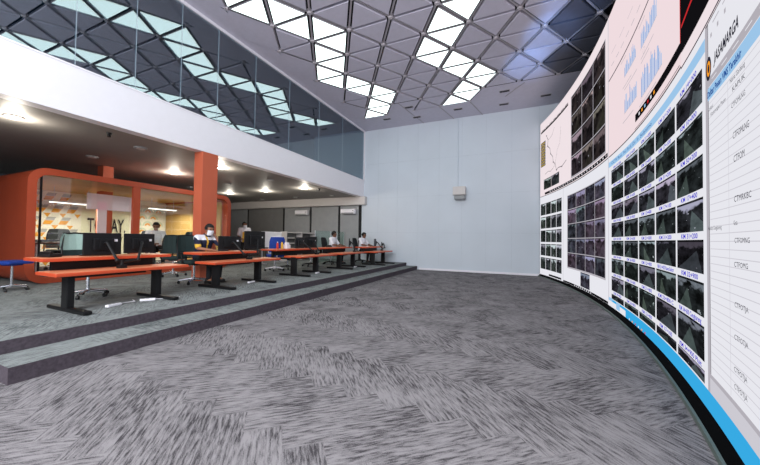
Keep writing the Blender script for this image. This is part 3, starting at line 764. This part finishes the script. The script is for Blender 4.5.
make_desk(6.6, 8.42, 6.6+.02, 7.6, 0, 'orange topped console desk behind the blue chair, third along the row', 6.4, 8.6, -.3)
make_desk(8.75, 10.5, 8.92, 9.87, 0, 'orange topped console desk where the first white-shirted man works', 8.75, 10.6, -.3)
make_desk(10.8, 12.45, 10.95, 11.95, .3, 'orange topped console desk at the end of the row by the pale wall', 10.8, 12.45, -.1)
# ------------------------------------------------------------------ monitors and arms
def make_monitor(x, y, z, rz, label, w_=.52, h_=.33, tilt=0):
    t = thing('monitor', label, 'monitor', (x, y, z), rz, 'black desk monitors')
    b = MB(); b.box((0, 0, 0), (.028, w_, h_), bev=.008); b.build('casing', M['black_pl'], t)
    b = MB(); b.box((-.0155, 0, 0), (.002, w_-.03, h_-.03)); b.build('screen', M['dark_room'], t)
    b = MB(); b.box((.03, 0, -.01), (.04, w_*.55, h_*.55), bev=.015); b.box((.055, 0, 0), (.02, .12, .12), bev=.004); b.build('rear_cover', M['black'], t)
    b = MB(); b.box((.0155, w_*.33, h_*.16), (.003, .055, .035)); b.build('sticker', M['white'], t)
    return t
def make_arm(bx, by, bz, targets, label):
    t = thing('monitor_stand', label, 'monitor stand', (bx, by, bz), 0, 'monitor stands clamped to the desks')
    b = MB(); b.box((0, 0, .02), (.1, .1, .06), bev=.01); b.box((.03, 0, -.04), (.05, .06, .09), bev=.008); b.cyl((0, 0, .05), (0, 0, .12), .025); b.build('clamp', M['black'], t)
    for (x, y, z) in targets:
        tx, ty, tz = x-bx, y-by, z-bz
        mid = (tx*.4+.12, ty*.55, .12)
        b = MB(); b.tube([(0, 0, .09), mid], .02); b.sphere(mid, .03); b.build('lower_arm', M['black'], t)
        b = MB(); b.tube([mid, (tx+.11, ty*.95, tz+.02)], .018); b.cyl((tx+.11, ty*.95, tz+.02), (tx+.065, ty, tz), .024); b.build('upper_arm', M['black'], t)
ms = [((-5.75, 2.55, ZF+.89), 0, 'left black monitor of the pair on the nearest desk', .47, .33), ((-5.77, 3.06, ZF+.895), 0, 'right black monitor of the pair on the nearest desk', .45, .32)]
ms += [((-5.75, 4.81, ZF+.89), -.2, 'tilted black monitor right in front of the masked worker', .5, .3), ((-5.7, 5.47, ZF+.955), 0, 'large black monitor hiding part of the standing worker', .62, .42)]
ms += [((-6.0, 7.5, ZF+.88), .1, 'left black monitor of the pair on the third desk', .5, .33), ((-6.0, 8.06, ZF+.89), -.1, 'right black monitor of the pair on the third desk', .5, .35)]
ms += [((-5.95, 10.42, ZF+.86), .5, 'black monitor on a long arm beside the first white-shirted man', .5, .34), ((-5.62, 12.07, ZF+.87), .6, 'black monitor on the last desk beside the seated man', .45, .32), ((-5.45, 12.4, ZF+.8), .4, 'small black monitor at the far end of the last desk', .36, .2)]
for (p, rz, lb, w_, h_) in ms: make_monitor(*p, rz, lb, w_, h_)
make_arm(-5.45, 2.66, ZF+.53, [ms[0][0], ms[1][0]], 'black double monitor arm clamped to the nearest desk')
make_arm(-5.45, 5.08, ZF+.53, [ms[2][0], ms[3][0]], 'black double monitor arm on the masked worker\'s desk')
make_arm(-5.55, 7.75, ZF+.53, [ms[4][0], ms[5][0]], 'black double monitor arm on the third desk')
make_arm(-5.6, 10.2, ZF+.53, [ms[6][0]], 'black monitor arm on the first white-shirted man\'s desk')
make_arm(-5.3, 12.1, ZF+.53, [ms[7][0], ms[8][0]], 'black double monitor arm on the last desk')
# ------------------------------------------------------------------ office chairs
def make_chair(name, label, loc, rz, seatm, backm, framem, group='black office chairs at the desks', headm=None, arms=True, zseat=.47, back=True):
    t = thing(name, label, 'chair', loc, rz, group)
    b = MB()
    for k in range(5):
        a = 2*PI*k/5+.3; c, s = math.cos(a), math.sin(a)
        b.cyl((0, 0, .11), (.28*c, .28*s, .075), .024, .016, 8)
    b.cyl((0, 0, .07), (0, 0, .14), .04, .035, 12); b.build('base', framem, t)
    for k in range(5):
        a = 2*PI*k/5+.3; c, s = math.cos(a), math.sin(a)
        q = MB(); q.cyl((.28*c-.018*s, .28*s+.018*c, .032), (.28*c+.018*s, .28*s-.018*c, .032), .031, seg=12); q.cyl((.28*c, .28*s, .04), (.28*c, .28*s, .085), .01, seg=8); q.build('caster', M['black_pl'], t)
    b = MB(); b.cyl((0, 0, .12), (0, 0, zseat-.05), .026, .02, 12); b.build('gas_lift', M['chrome'], t)
    b = MB(); b.box((0, 0, zseat), (.46, .48, .08), bev=.035); b.box((0, 0, zseat-.05), (.25, .2, .04)); b.build('seat', seatm, t)
    if back:
        b = MB(); nz = 7
        for i in range(nz):      # gently curved back
            z0_, z1_ = zseat+.1+.47*i/nz, zseat+.1+.47*(i+1)/nz
            xo = lambda z: -.24-.10*(z-zseat-.1)/.5
            wd = lambda z: .235-.05*max(0, (z-zseat-.35)/.22)**2
            for y0_, y1_ in ((-1, -.5), (-.5, 0), (0, .5), (.5, 1)):
                g = lambda y, z, o: (xo(z)+.045*(y*y)+o, y*wd(z), z)
                b.quad([g(y0_, z0_, 0), g(y1_, z0_, 0), g(y1_, z1_, 0), g(y0_, z1_, 0)], 0 if (z1_ < zseat+.36 or headm is None) else 1)
                b.quad([g(y0_, z0_, -.03), g(y0_, z1_, -.03), g(y1_, z1_, -.03), g(y1_, z0_, -.03)], 0 if (z1_ < zseat+.36 or headm is None) else 1)
        b.build('backrest', [backm, headm or backm], t, smooth=True)
        b = MB(); zt = zseat+.57
        b.tube([(-.21, -.235, zseat+.09), (-.25, -.225, zseat+.35), (-.31, -.17, zt), (-.34, 0, zt+.01), (-.31, .17, zt), (-.25, .225, zseat+.35), (-.21, .235, zseat+.09), (-.25, 0, zseat+.08), (-.21, -.235, zseat+.09)], .013)
        b.tube([(-.1, 0, zseat-.04), (-.27, 0, zseat-.02), (-.29, 0, zseat+.2)], .018); b.build('back_frame', framem if framem != M['chrome'] else M['black'], t)
    if arms:
        for sd in (-1, 1):
            b = MB(); b.tube([(0, sd*.2, zseat-.03), (0, sd*.27, zseat), (-.02, sd*.27, zseat+.19)], .013); b.box((.02, sd*.27, zseat+.2), (.24, .06, .03), bev=.012); b.build('armrest', M['black_pl'], t)
    return t
make_chair('office_chair', 'empty office chair with pale mint headrest and chrome base behind the nearest desk', (-6.5, 2.70, ZF), .15, M['mesh_grn'], M['mesh_grn'], M['chrome'], headm=M['mesh_mint'])
make_chair('office_chair', 'black office chair the masked worker sits on, its dark green back left of the column', (-6.45, 4.5, ZF), 0, M['mesh_grn'], M['mesh_grn'], M['chrome'])
make_chair('office_chair', 'empty dark green backed office chair farther back, against the pod glass left of the column', (-8.05, 5.05, ZF), -.5, M['mesh_grn'], M['mesh_grn'], M['chrome'])
make_chair('office_chair', 'black office chair carrying the first white-shirted man', (-6.78, 10.36, ZF), .15, M['mesh_blk'], M['mesh_blk'], M['black'])
make_chair('office_chair', 'black office chair carrying the farthest white-shirted man', (-6.2, 11.85, ZF), .1, M['mesh_blk'], M['mesh_blk'], M['black'], arms=False)
make_chair('office_chair', 'empty black office chair behind the third desk', (-6.85, 7.95, ZF), .2, M['mesh_blk'], M['mesh_blk'], M['black'])
make_chair('office_chair', 'empty black office chair at the near end of the fourth desk', (-6.85, 9.2, ZF), -.3, M['mesh_blk'], M['mesh_blk'], M['black'])
make_chair('office_chair', 'blue mesh office chair with white frame, back turned to the hall', (-6.85, 7.38, ZF), PI-.6, M['blue'], M['blue'], M['white'], group=None)
make_chair('swivel_stool', 'blue padded swivel stool with chrome base beside the meeting pod', (-8.35, 2.38, ZF), .4, M['blue'], M['blue'], M['chrome'], group=None, arms=False, zseat=.62, back=False).scale = (.82, .82, .82)
make_chair('office_chair', 'black chair inside the meeting pod at the left of the table', (-11.0, 3.1, ZF+.12), .3, M['mesh_blk'], M['mesh_blk'], M['chrome'], group='chairs in the meeting pod')
make_chair('office_chair', 'black chair inside the meeting pod behind the white-legged table', (-11.0, 3.95, ZF+.12), -.3, M['mesh_blk'], M['mesh_blk'], M['chrome'], group='chairs in the meeting pod')
make_chair('office_chair', 'black chair in the right half of the meeting pod beside the white-shirted visitor', (-9.85, 6.55, ZF+.12), -1.2, M['mesh_blk'], M['mesh_grn'], M['chrome'], group='chairs in the meeting pod')
make_chair('office_chair', 'black chair the visitor inside the meeting pod sits on', (-10.15, 5.75, ZF+.12), -.2, M['mesh_blk'], M['mesh_grn'], M['chrome'], group='chairs in the meeting pod')
# tables
def make_table(x, y, lx_, ly_, z0, hgt, topm, legm, label):
    t = thing('meeting_table', label, 'table', (x, y, z0))
    b = MB(); b.box((0, 0, hgt-.02), (lx_, ly_, .04), bev=.01); b.build('tabletop', topm, t)
    for sx in (-1, 1):
        for sy in (-1, 1):
            b = MB(); b.box((sx*(lx_/2-.08), sy*(ly_/2-.08), (hgt-.04)/2), (.06, .06, hgt-.04), bev=.008); b.build('leg', legm, t)
    return t
make_table(-9.95, 3.62, .8, 1.2, ZF+.12, .73, M['brown'], M['white'], 'brown table with white legs inside the left half of the pod')
make_table(-9.5, 5.1, .5, .6, ZF+.12, .7, M['brown'], M['black'], 'small brown table inside the pod behind the second monitor')
b = MB(); b.box((-9.95, 3.35, ZF+.88), (.03, .62, .05), bev=.01); b.box((-9.95, 3.35, ZF+.86), (.2, .2, .02), bev=.005); tag(b.build('speaker_bar', M['black_pl']), 'low black speaker bar on the brown table in the pod', 'speaker')
# white board, shelving and glass screen
t = thing('whiteboard', 'plain white board standing behind the blue chair', 'whiteboard', (-9.0, 9.5, ZF))
b = MB(); b.box((0, 0, .95), (.03, 1.1, .62), bev=.006); b.build('board', M['white'], t)
for sy in (-1, 1):
    b = MB(); b.box((0, sy*.5, .32), (.04, .04, .64)); b.box((0, sy*.5, .02), (.5, .04, .04)); b.build('stand', M['steel'], t)
t = thing('shelf_unit', 'white open shelf unit with dark gaps against the blinds', 'shelf', (-9.4, 11.7, ZF))
for k in range(5):
    b = MB(); b.box((0, 0, .3+.24*k), (.35, 2.1, .045)); b.build('shelf', M['white_dim'], t)
for sy in (-1.05, 0, 1.05):
    b = MB(); b.box((0, sy, .65), (.35, .04, 1.3)); b.build('upright', M['white_dim'], t)
b = MB(); b.box((-.16, 0, .65), (.02, 2.1, 1.25)); b.build('back_panel', M['grey_blind2'], t)
t = thing('glass_screen', 'freestanding clear glass screen with steel posts behind the far desks', 'glass screen', (-7.55, 11.0, ZF))
gp = [(-.0, -.6), (0, .55), (0, 1.7)]
for (a, d) in zip(gp, gp[1:]):
    b = MB(); b.box(((a[0]+d[0])/2, (a[1]+d[1])/2, .68), (.012, d[1]-a[1]-.04, 1.3)); b.build('pane', M['clear_glass'], t)
for (x, y) in gp:
    b = MB(); b.box((x, y, .67), (.03, .03, 1.34)); b.build('post', M['steel'], t)
b = MB(); b.quad([(-7.53, 11.75, ZF+.82), (-7.53, 12.05, ZF+.82), (-7.53, 12.05, ZF+1.3), (-7.53, 11.75, ZF+1.3)]); b.quad([(-7.535, 11.75, ZF+.82), (-7.535, 11.75, ZF+1.3), (-7.535, 12.05, ZF+1.3), (-7.535, 12.05, ZF+.82)]); tag(b.build('paper_sheet', M['white']), 'white paper sheet taped to the glass screen between the two men', 'paper')
# small things on desks and floor
def strip_thing(x, y, rz, label):
    t = thing('power_strip', label, 'power strip', (x, y, ZF), rz, 'white power strips on the platform carpet')
    b = MB(); b.box((0, 0, .02), (.06, .2, .035), bev=.01); b.build('body', M['white'], t)
    b = MB(); 
    for k in (-1, 0, 1): b.box((0, k*.058, .038), (.034, .036, .005), bev=.001)
    b.build('sockets', M['grey_blind'], t)
    b = MB(); b.tube([(0, .1, .02), (-.05, .22, .008), (.0, .34, .008), (-.12, .42, .008)], .005); b.build('cord', M['white'], t)
strip_thing(-5.3, 2.5, .3, 'white power strip on the carpet under the nearest desk, left one')
strip_thing(-5.3, 2.95, -.6, 'white power adapter on the carpet beside the right foot of the nearest desk')
strip_thing(-5.45, 5.15, .2, 'white power strip under the masked worker\'s desk')
strip_thing(-5.3, 7.45, .2, 'white power strip under the third desk')
strip_thing(-5.3, 9.75, .2, 'white power strip under the fourth desk')
def bottle(x, y, z, h_, body, cap, label, grp=None):
    t = thing('bottle', label, 'bottle', (x, y, z), 0, grp)
    b = MB(); b.cyl((0, 0, 0), (0, 0, h_*.7), .032, .032, 14); b.cyl((0, 0, h_*.7), (0, 0, h_*.88), .032, .013, 14); b.build('body', body, t)
    b = MB(); b.cyl((0, 0, h_*.88), (0, 0, h_), .015, .015, 10); b.build('cap', cap, t)
DZ = ZF+.706
bottle(-6.1, 8.42, DZ, .2, M['orange_desk'], M['white'], 'orange bottle at the right end of the third desk')
bottle(-6.15, 6.72, DZ, .2, M['red_pl'], M['white'], 'red bottle on the third desk behind the blue chair')
bottle(-6.15, 6.9, DZ, .22, M['yellow'], M['black_pl'], 'yellow bottle on the third desk beside the red one')
b = MB(); b.box((-6.15, 7.1, DZ+.06), (.16, .16, .12), bev=.02); b.box((-6.15, 7.1, DZ+.15), (.1, .1, .06), bev=.02); tag(b.build('carton', M['white']), 'small white carton on the third desk right of the bottles', 'box')
def phone(x, y, z, label):
    t = thing('desk_phone', label, 'telephone', (x, y, z), .3, 'black desk phones')
    b = MB(); b.box((0, 0, .025), (.18, .16, .05), bev=.012); b.build('base', M['black_pl'], t)
    b = MB(); b.box((0, -.05, .065), (.18, .045, .03), bev=.012); b.build('handset', M['black_pl'], t)
phone(-5.95, 2.05, DZ, 'black desk phone on the raised top of the nearest desk'); phone(-6.2, 9.4, DZ, 'black desk phone on the raised top of the fourth desk')
def keyboard(x, y, z, label):
    t = thing('keyboard', label, 'keyboard', (x, y, z), 0, 'keyboards on the raised desk tops')
    b = MB(); b.box((0, 0, .01), (.14, .42, .016), bev=.004); b.build('body', M['black_pl'], t)
    b = MB()
    for r in range(4):
        for c in range(12): b.box((-.045+r*.03, -.18+c*.033, .0205), (.024, .027, .005))
    b.build('keys', M['dark_room'], t)
for x, y, lb in ((-6.0, 2.6, 'black keyboard on the nearest desk behind the monitors'), (-6.02, 4.75, 'black keyboard on the masked worker\'s desk'), (-6.3, 7.8, 'black keyboard on the third desk'), (-6.3, 10.4, 'black keyboard under the first white-shirted man\'s hands'), (-5.7, 12.05, 'black keyboard under the farthest man\'s hands')): keyboard(x, y, DZ, lb)
t = thing('computer_mouse', 'white mouse near the middle of the second white-shirted man\'s desk', 'mouse', (-5.7, 11.5, DZ))
b = MB(); b.sphere((0, 0, .012), (.05, .03, .02)); b.build('shell', M['white'], t, smooth=True)
b = MB(); b.sphere((-.03, 0, .022), (.012, .004, .01)); b.build('wheel', M['black_pl'], t)
# ------------------------------------------------------------------ people
def remesh(mb, name, mat, parent, vox, smooth_it=4, mats_by=None):
    o = mb.build(name, mat)
    m = o.modifiers.new('r', 'REMESH'); m.mode = 'VOXEL'; m.voxel_size = vox; m.use_smooth_shade = True
    s = o.modifiers.new('s', 'SMOOTH'); s.iterations = smooth_it; s.factor = .5
    dg = bpy.context.evaluated_depsgraph_get(); me = bpy.data.meshes.new_from_object(o.evaluated_get(dg))
    bpy.data.objects.remove(o)
    me.name = name; me.materials.clear()
    for k in (mat if isinstance(mat, list) else [mat]): me.materials.append(k)
    if mats_by:
        for p in me.polygons: p.material_index = mats_by(p.center)
    else:
        for p in me.polygons: p.material_index = 0
    for p in me.polygons: p.use_smooth = True
    o = bpy.data.objects.new(name, me); C.objects.link(o); o.parent = parent; return o
def hand(mb, w, d, n, side, curl=.5):
    """w wrist, d finger direction, n back-of-hand normal, side +1 left / -1 right (thumb on inner side)"""
    w = Vector(w); d = Vector(d).normalized(); n = Vector(n).normalized(); n = (n-d*n.dot(d)).normalized(); t = d.cross(n)*side
    p = w+d*.045
    rot = Matrix((( d.x, t.x, n.x, 0), (d.y, t.y, n.y, 0), (d.z, t.z, n.z, 0), (0, 0, 0, 1)))
    mb.sphere(p, (.055, .042, .018), 12, 8, rot=rot); mb.cap(w-d*.02, w+d*.02, .026, .028, 10)
    for i, (o, l) in enumerate(((.032, .066), (.011, .075), (-.011, .07), (-.032, .055))):
        a = p+d*.042+t*o; b1 = a+(d-n*curl*.35).normalized()*l*.45; b2 = b1+(d-n*curl).normalized()*l*.32; b3 = b2+(d-n*curl*1.8).normalized()*l*.28
        mb.cap(a-d*.015, b1, .0105, .0095, 8); mb.cap(b1, b2, .0095, .009, 8); mb.cap(b2, b3, .009, .0075, 8)
    a = p-d*.02+t*.035; b1 = a+(d*.6+t*.8).normalized()*.035; b2 = b1+(d*.9+t*.25-n*.2).normalized()*.03
    mb.cap(a-t*.01, b1, .0135, .011, 8); mb.cap(b1, b2, .011, .009, 8)
def person(label, loc, rz, J, head, skin, shirtm, trous, shirt_by=None, mask=False, hair_long=.0, scale=1.0, group=None, bl=1.0, sleeve=.62):
    t = thing('person', label, 'person', loc, rz, group); t.scale = (scale,)*3
    V = {k: Vector(v) for k, v in J.items() if not k.startswith(('hand', 'thumb', 'curl'))}
    yaw, pit = head; Hp = V['head']
    Hm = Matrix.Translation(Hp) @ Matrix.Rotation(yaw, 4, 'Z') @ Matrix.Rotation(pit, 4, 'Y')
    b = MB()
    def hs(c, r, seg=16, ring=12): b.sphere(Hm @ Vector(c), r, seg, ring, rot=Hm.to_3x3().to_4x4())
    hs((-.008, 0, .025), (.096, .077, .098)); hs((.028, 0, -.045), (.062, .056, .07)); hs((.045, 0, -.095), (.032, .03, .025))
    hs((.093, 0, -.012), (.016, .013, .026), 8, 6); hs((.1, 0, -.026), (.012, .016, .011), 8, 6)
    hs((.086, 0, -.062), (.009, .024, .008), 8, 6); hs((.084, 0, -.073), (.009, .021, .008), 8, 6)
    for sd in (-1, 1): hs((-.005, sd*.079, -.01), (.018, .009, .032), 8, 6); hs((.078, sd*.03, .03), (.014, .024, .008), 8, 6)
    b.cap(Hp+Vector((-.012, 0, -.06)), V['neck'], .052, .058)
    # trunk
    sh = (V['shL']+V['shR'])/2
    for a, c, r, r2 in ((V['pelvis'], V['waist'], .135, .118), (V['waist'], V['chest'], .118, .128)):
        for q in (-.045, .045): b.cap(a+Vector((0, q, 0)), c+Vector((0, q, 0)), r*.86, r2*.86)
    b.cap(V['chest'], V['neck']+Vector((0, 0, -.04)), .115, .06)
    for sd, S in ((1, 'L'), (-1, 'R')):
        b.cap(V['neck']+Vector((0, 0, -.05)), V['sh'+S], .055, .06); b.cap(V['chest'], V['sh'+S], .1, .058)
        b.cap(V['sh'+S], V['el'+S], .05, .038); b.cap(V['el'+S], V['wr'+S], .038, .025)
        hd, hn = J['hand'+S]; hand(b, V['wr'+S], hd, hn, sd*J.get('thumb'+S, 1), J.get('curl', .5))
        b.cap(V['hip'+S], V['kn'+S], .082, .056); b.cap(V['kn'+S], V['an'+S], .054, .035); b.cap(V['an'+S], V['an'+S]+Vector(J.get('toe', (.14, 0, -.03))), .036, .03)
        b.cap(V['pelvis'], V['hip'+S], .12, .085)
    remesh(b, 'body', skin, t, .0085, 2)
    # shirt
    b = MB(); g = .016
    for a, c, r, r2 in ((V['pelvis']+Vector((0, 0, .02)), V['waist'], .135, .122), (V['waist'], V['chest'], .122, .13)):
        for q in (-.048, .048): b.cap(a+Vector((0, q, 0)), c+Vector((0, q, 0)), r*.86+g, r2*.86+g)
    b.cap(V['chest'], V['neck']+Vector((0, 0, -.05)), .115+g, .058+g)
    for S in 'LR':
        b.cap(V['neck']+Vector((0, 0, -.055)), V['sh'+S], .055+g*.7, .06+g); b.cap(V['chest'], V['sh'+S], .1+g, .06+g)
        m_ = V['sh'+S].lerp(V['el'+S], sleeve+.2); b.cap(V['sh'+S], m_, .054+g, .05+g*.9)
    remesh(b, 'shirt', shirtm, t, .008 if shirt_by else .013, 3, shirt_by)
    b = MB()                                                        # collar
    nk = V['neck']+Vector((.0, 0, .0))
    for q in range(14):
        a0, a1 = 2*PI*q/14, 2*PI*(q+1)/14
        f = lambda a, r, z: nk+Vector((r*math.cos(a), r*math.sin(a), z-.02*math.cos(a)))
        b.quad([f(a0, .078, -.02), f(a1, .078, -.02), f(a1, .066, .025), f(a0, .066, .025)]); b.quad([f(a0, .066, .025), f(a1, .066, .025), f(a1, .06, -.02), f(a0, .06, -.02)])
    b.build('collar', shirtm[0] if isinstance(shirtm, list) else shirtm, t, smooth=True)
    # trousers
    b = MB()
    for S in 'LR':
        b.cap(V['pelvis'], V['hip'+S], .132, .1); b.cap(V['hip'+S], V['kn'+S], .097, .071); b.cap(V['kn'+S], V['an'+S]+(V['kn'+S]-V['an'+S]).normalized()*.03, .069, .05)
    remesh(b, 'trousers', trous, t, .013, 3)
    for S in 'LR':
        b = MB(); a = V['an'+S]; tv = Vector(J.get('toe', (.14, 0, -.03)))
        b.cap(a+Vector((-.02, 0, -.035)), a+tv, .042, .036); b.box(tuple(a+tv*.45+Vector((0, 0, -.05))), (.25, .085, .025), bev=.01)
        b.build('shoe', M['black_pl'], t, smooth=True)
    # hair
    b = MB(); bm = bmesh.new(); bmesh.ops.create_uvsphere(bm, u_segments=24, v_segments=18, radius=1)
    for v in bm.verts:
        k = 1+.05*math.sin(v.co.x*9+v.co.y*7)*math.cos(v.co.z*8)
        v.co = Vector((v.co.x*.108*k-.014, v.co.y*.09*k, v.co.z*.108*k+.032))
    dead = [f for f in bm.faces if (lambda c: (c.x > .035 and c.z < .072) or (c.x > -.02 and c.z < .0) or c.z < -.055-hair_long)(f.calc_center_median())]
    bmesh.ops.delete(bm, geom=dead, context='FACES'); b._bm(bm, Hm, 0); b.build('hair', M['hair'], t, smooth=True)
    for sd in (-1, 1):
        b = MB(); b.sphere(Hm @ Vector((.082, sd*.03, .012)), (.01, .014, .008), 10, 8, rot=Hm.to_3x3().to_4x4()); b.build('eye', M['eye'], t, smooth=True)
        b = MB(); b.sphere(Hm @ Vector((.088, sd*.031, .034)), (.006, .02, .005), 10, 8, rot=Hm.to_3x3().to_4x4()); b.build('eyebrow', M['hair'], t, smooth=True)
    if mask:
        b = MB(); n1, n2 = 10, 6
        def f(i, j):
            a = -1.15+2.3*i/n1; z = .0-.115*j/n2; bul = .006*math.sin(PI*j/n2)
            r = .094 - .022*(j/n2)**1.5; return Hm @ Vector(((r+bul)*math.cos(a)+.012, (.078+bul*.4)*math.sin(a), z))
        for i in range(n1):
            for j in range(n2): b.quad([f(i, j), f(i, j+1), f(i+1, j+1), f(i+1, j)])
        b.build('face_mask', M['mask'], t, smooth=True)
    return t
SIT = dict(pelvis=(-.02, 0, .55), waist=(0, 0, .68), chest=(.03, 0, .9), neck=(.055, 0, 1.06), head=(.085, 0, 1.185),
           shL=(.03, .185, 1.0), shR=(.03, -.185, 1.0), hipL=(.02, .09, .54), hipR=(.02, -.09, .54), knL=(.40, .13, .53), knR=(.40, -.13, .53),
           anL=(.36, .14, .1), anR=(.38, -.14, .1),
           elL=(.16, .26, .78), elR=(.16, -.26, .78), wrL=(.39, .16, .735), wrR=(.39, -.16, .735),
           handL=((1, -.15, -.12), (0, 0, 1)), handR=((1, .15, -.12), (0, 0, 1)))
# masked worker: chin resting on the left hand
J1 = dict(SIT); J1.update(head=(.115, .08, 1.175), neck=(.065, .055, 1.055), chest=(.04, .03, .9), shL=(.04, .235, .985), shR=(.02, -.14, .99), elL=(.33, .27, .76), wrL=(.215, .18, .99), handL=((-.35, -.3, 1), (.8, .55, .1)), elR=(.20, -.25, .77), wrR=(.40, -.10, .735), handR=((.9, .5, -.1), (0, 0, 1)))
def by1(c):
    if abs(c.y) > .2 and c.z < .86: return 2
    if abs(c.y) < .022 and c.x > .08: return 2
    return 1 if (c.z > .95 and abs(c.y) < .21) else 0
person('seated worker in a face mask and navy and white polo resting chin on hand', (-6.40, 4.64, ZF), .05, J1, (-.15, .18), M['skin'], [M['navy'], M['shirt'], M['yellow']], M['trouser'], by1, mask=True)
J3 = dict(SIT); J3.update(wrL=(.42, .12, .74), wrR=(.42, -.12, .74))
person('seated man in a white short-sleeved shirt nearer the camera, typing at the fourth desk', (-6.72, 10.4, ZF), .1, J3, (.05, .12), M['skin2'], M['shirt'], M['trouser'])
J4 = dict(SIT); J4.update(head=(.10, 0, 1.17), neck=(.06, 0, 1.05))
person('seated man in a white shirt at the last desk by the pale wall', (-6.15, 11.87, ZF), -.1, J4, (0, .2), M['skin2'], M['shirt'], M['trouser'])
J5 = dict(SIT)
person('visitor in a white shirt seated inside the meeting pod', (-10.1, 5.78, ZF+.12), -.35, J5, (-.3, .25), M['skin'], M['shirt'], M['trouser'])
STAND = dict(pelvis=(0, 0, .92), waist=(0, 0, 1.06), chest=(.01, 0, 1.28), neck=(.01, 0, 1.45), head=(.03, 0, 1.57), shL=(0, .18, 1.39), shR=(0, -.18, 1.39),
             hipL=(0, .09, .9), hipR=(0, -.09, .9), knL=(.02, .1, .49), knR=(.02, -.1, .49), anL=(-.02, .11, .09), anR=(-.02, -.11, .09),
             elL=(.04, .24, 1.12), elR=(.04, -.24, 1.12), wrL=(.2, .16, 1.0), wrR=(.2, -.16, 1.0), handL=((.9, -.5, 0), (0, .3, 1)), handR=((.9, .5, 0), (0, -.3, 1)))
def by2(c): return 1 if (abs(c.y) < .1 and c.x > .06 and c.z < 1.28) else 0
person('standing worker in a white top with yellow front and face mask', (-9.9, 8.95, ZF), -.5, STAND, (.25, .1), M['skin'], [M['shirt'], M['yellow']], M['trouser'], by2, mask=True, scale=.96)
# ------------------------------------------------------------------ added fill light and blue ceiling spots
def area(name, loc, rot, size, sy, energy, col=(1, 1, 1)):
    L = bpy.data.lights.new(name, 'AREA'); L.shape = 'RECTANGLE'; L.size = size; L.size_y = sy; L.energy = energy; L.color = col
    o = bpy.data.objects.new(name, L); C.objects.link(o); o.location = loc; o.rotation_euler = rot; return o
area('added_rear_fill', (-1.5, -3.6, 4.6), (math.radians(68), 0, 0), 7, 2.5, 750, (.95, .97, 1))  # added fill from behind the camera, not a fixture of the hall
for k, (tx, ty, e) in enumerate(((.25, 9.7, 480), (.75, 8.5, 480), (1.1, 7.4, 380))):
    L = bpy.data.lights.new('added_blue_spot', 'SPOT'); L.energy = e; L.color = (.28, .5, 1); L.spot_size = math.radians(20); L.spot_blend = .8; L.shadow_soft_size = .1  # added spots that tint the ceiling blue, no fixtures of the hall
    o = bpy.data.objects.new('added_blue_spot', L); C.objects.link(o); o.location = (tx-.3, ty-3.2, 3.2)
    o.rotation_euler = (Vector((tx, ty, ZC))-Vector(o.location)).to_track_quat('-Z', 'Y').to_euler()
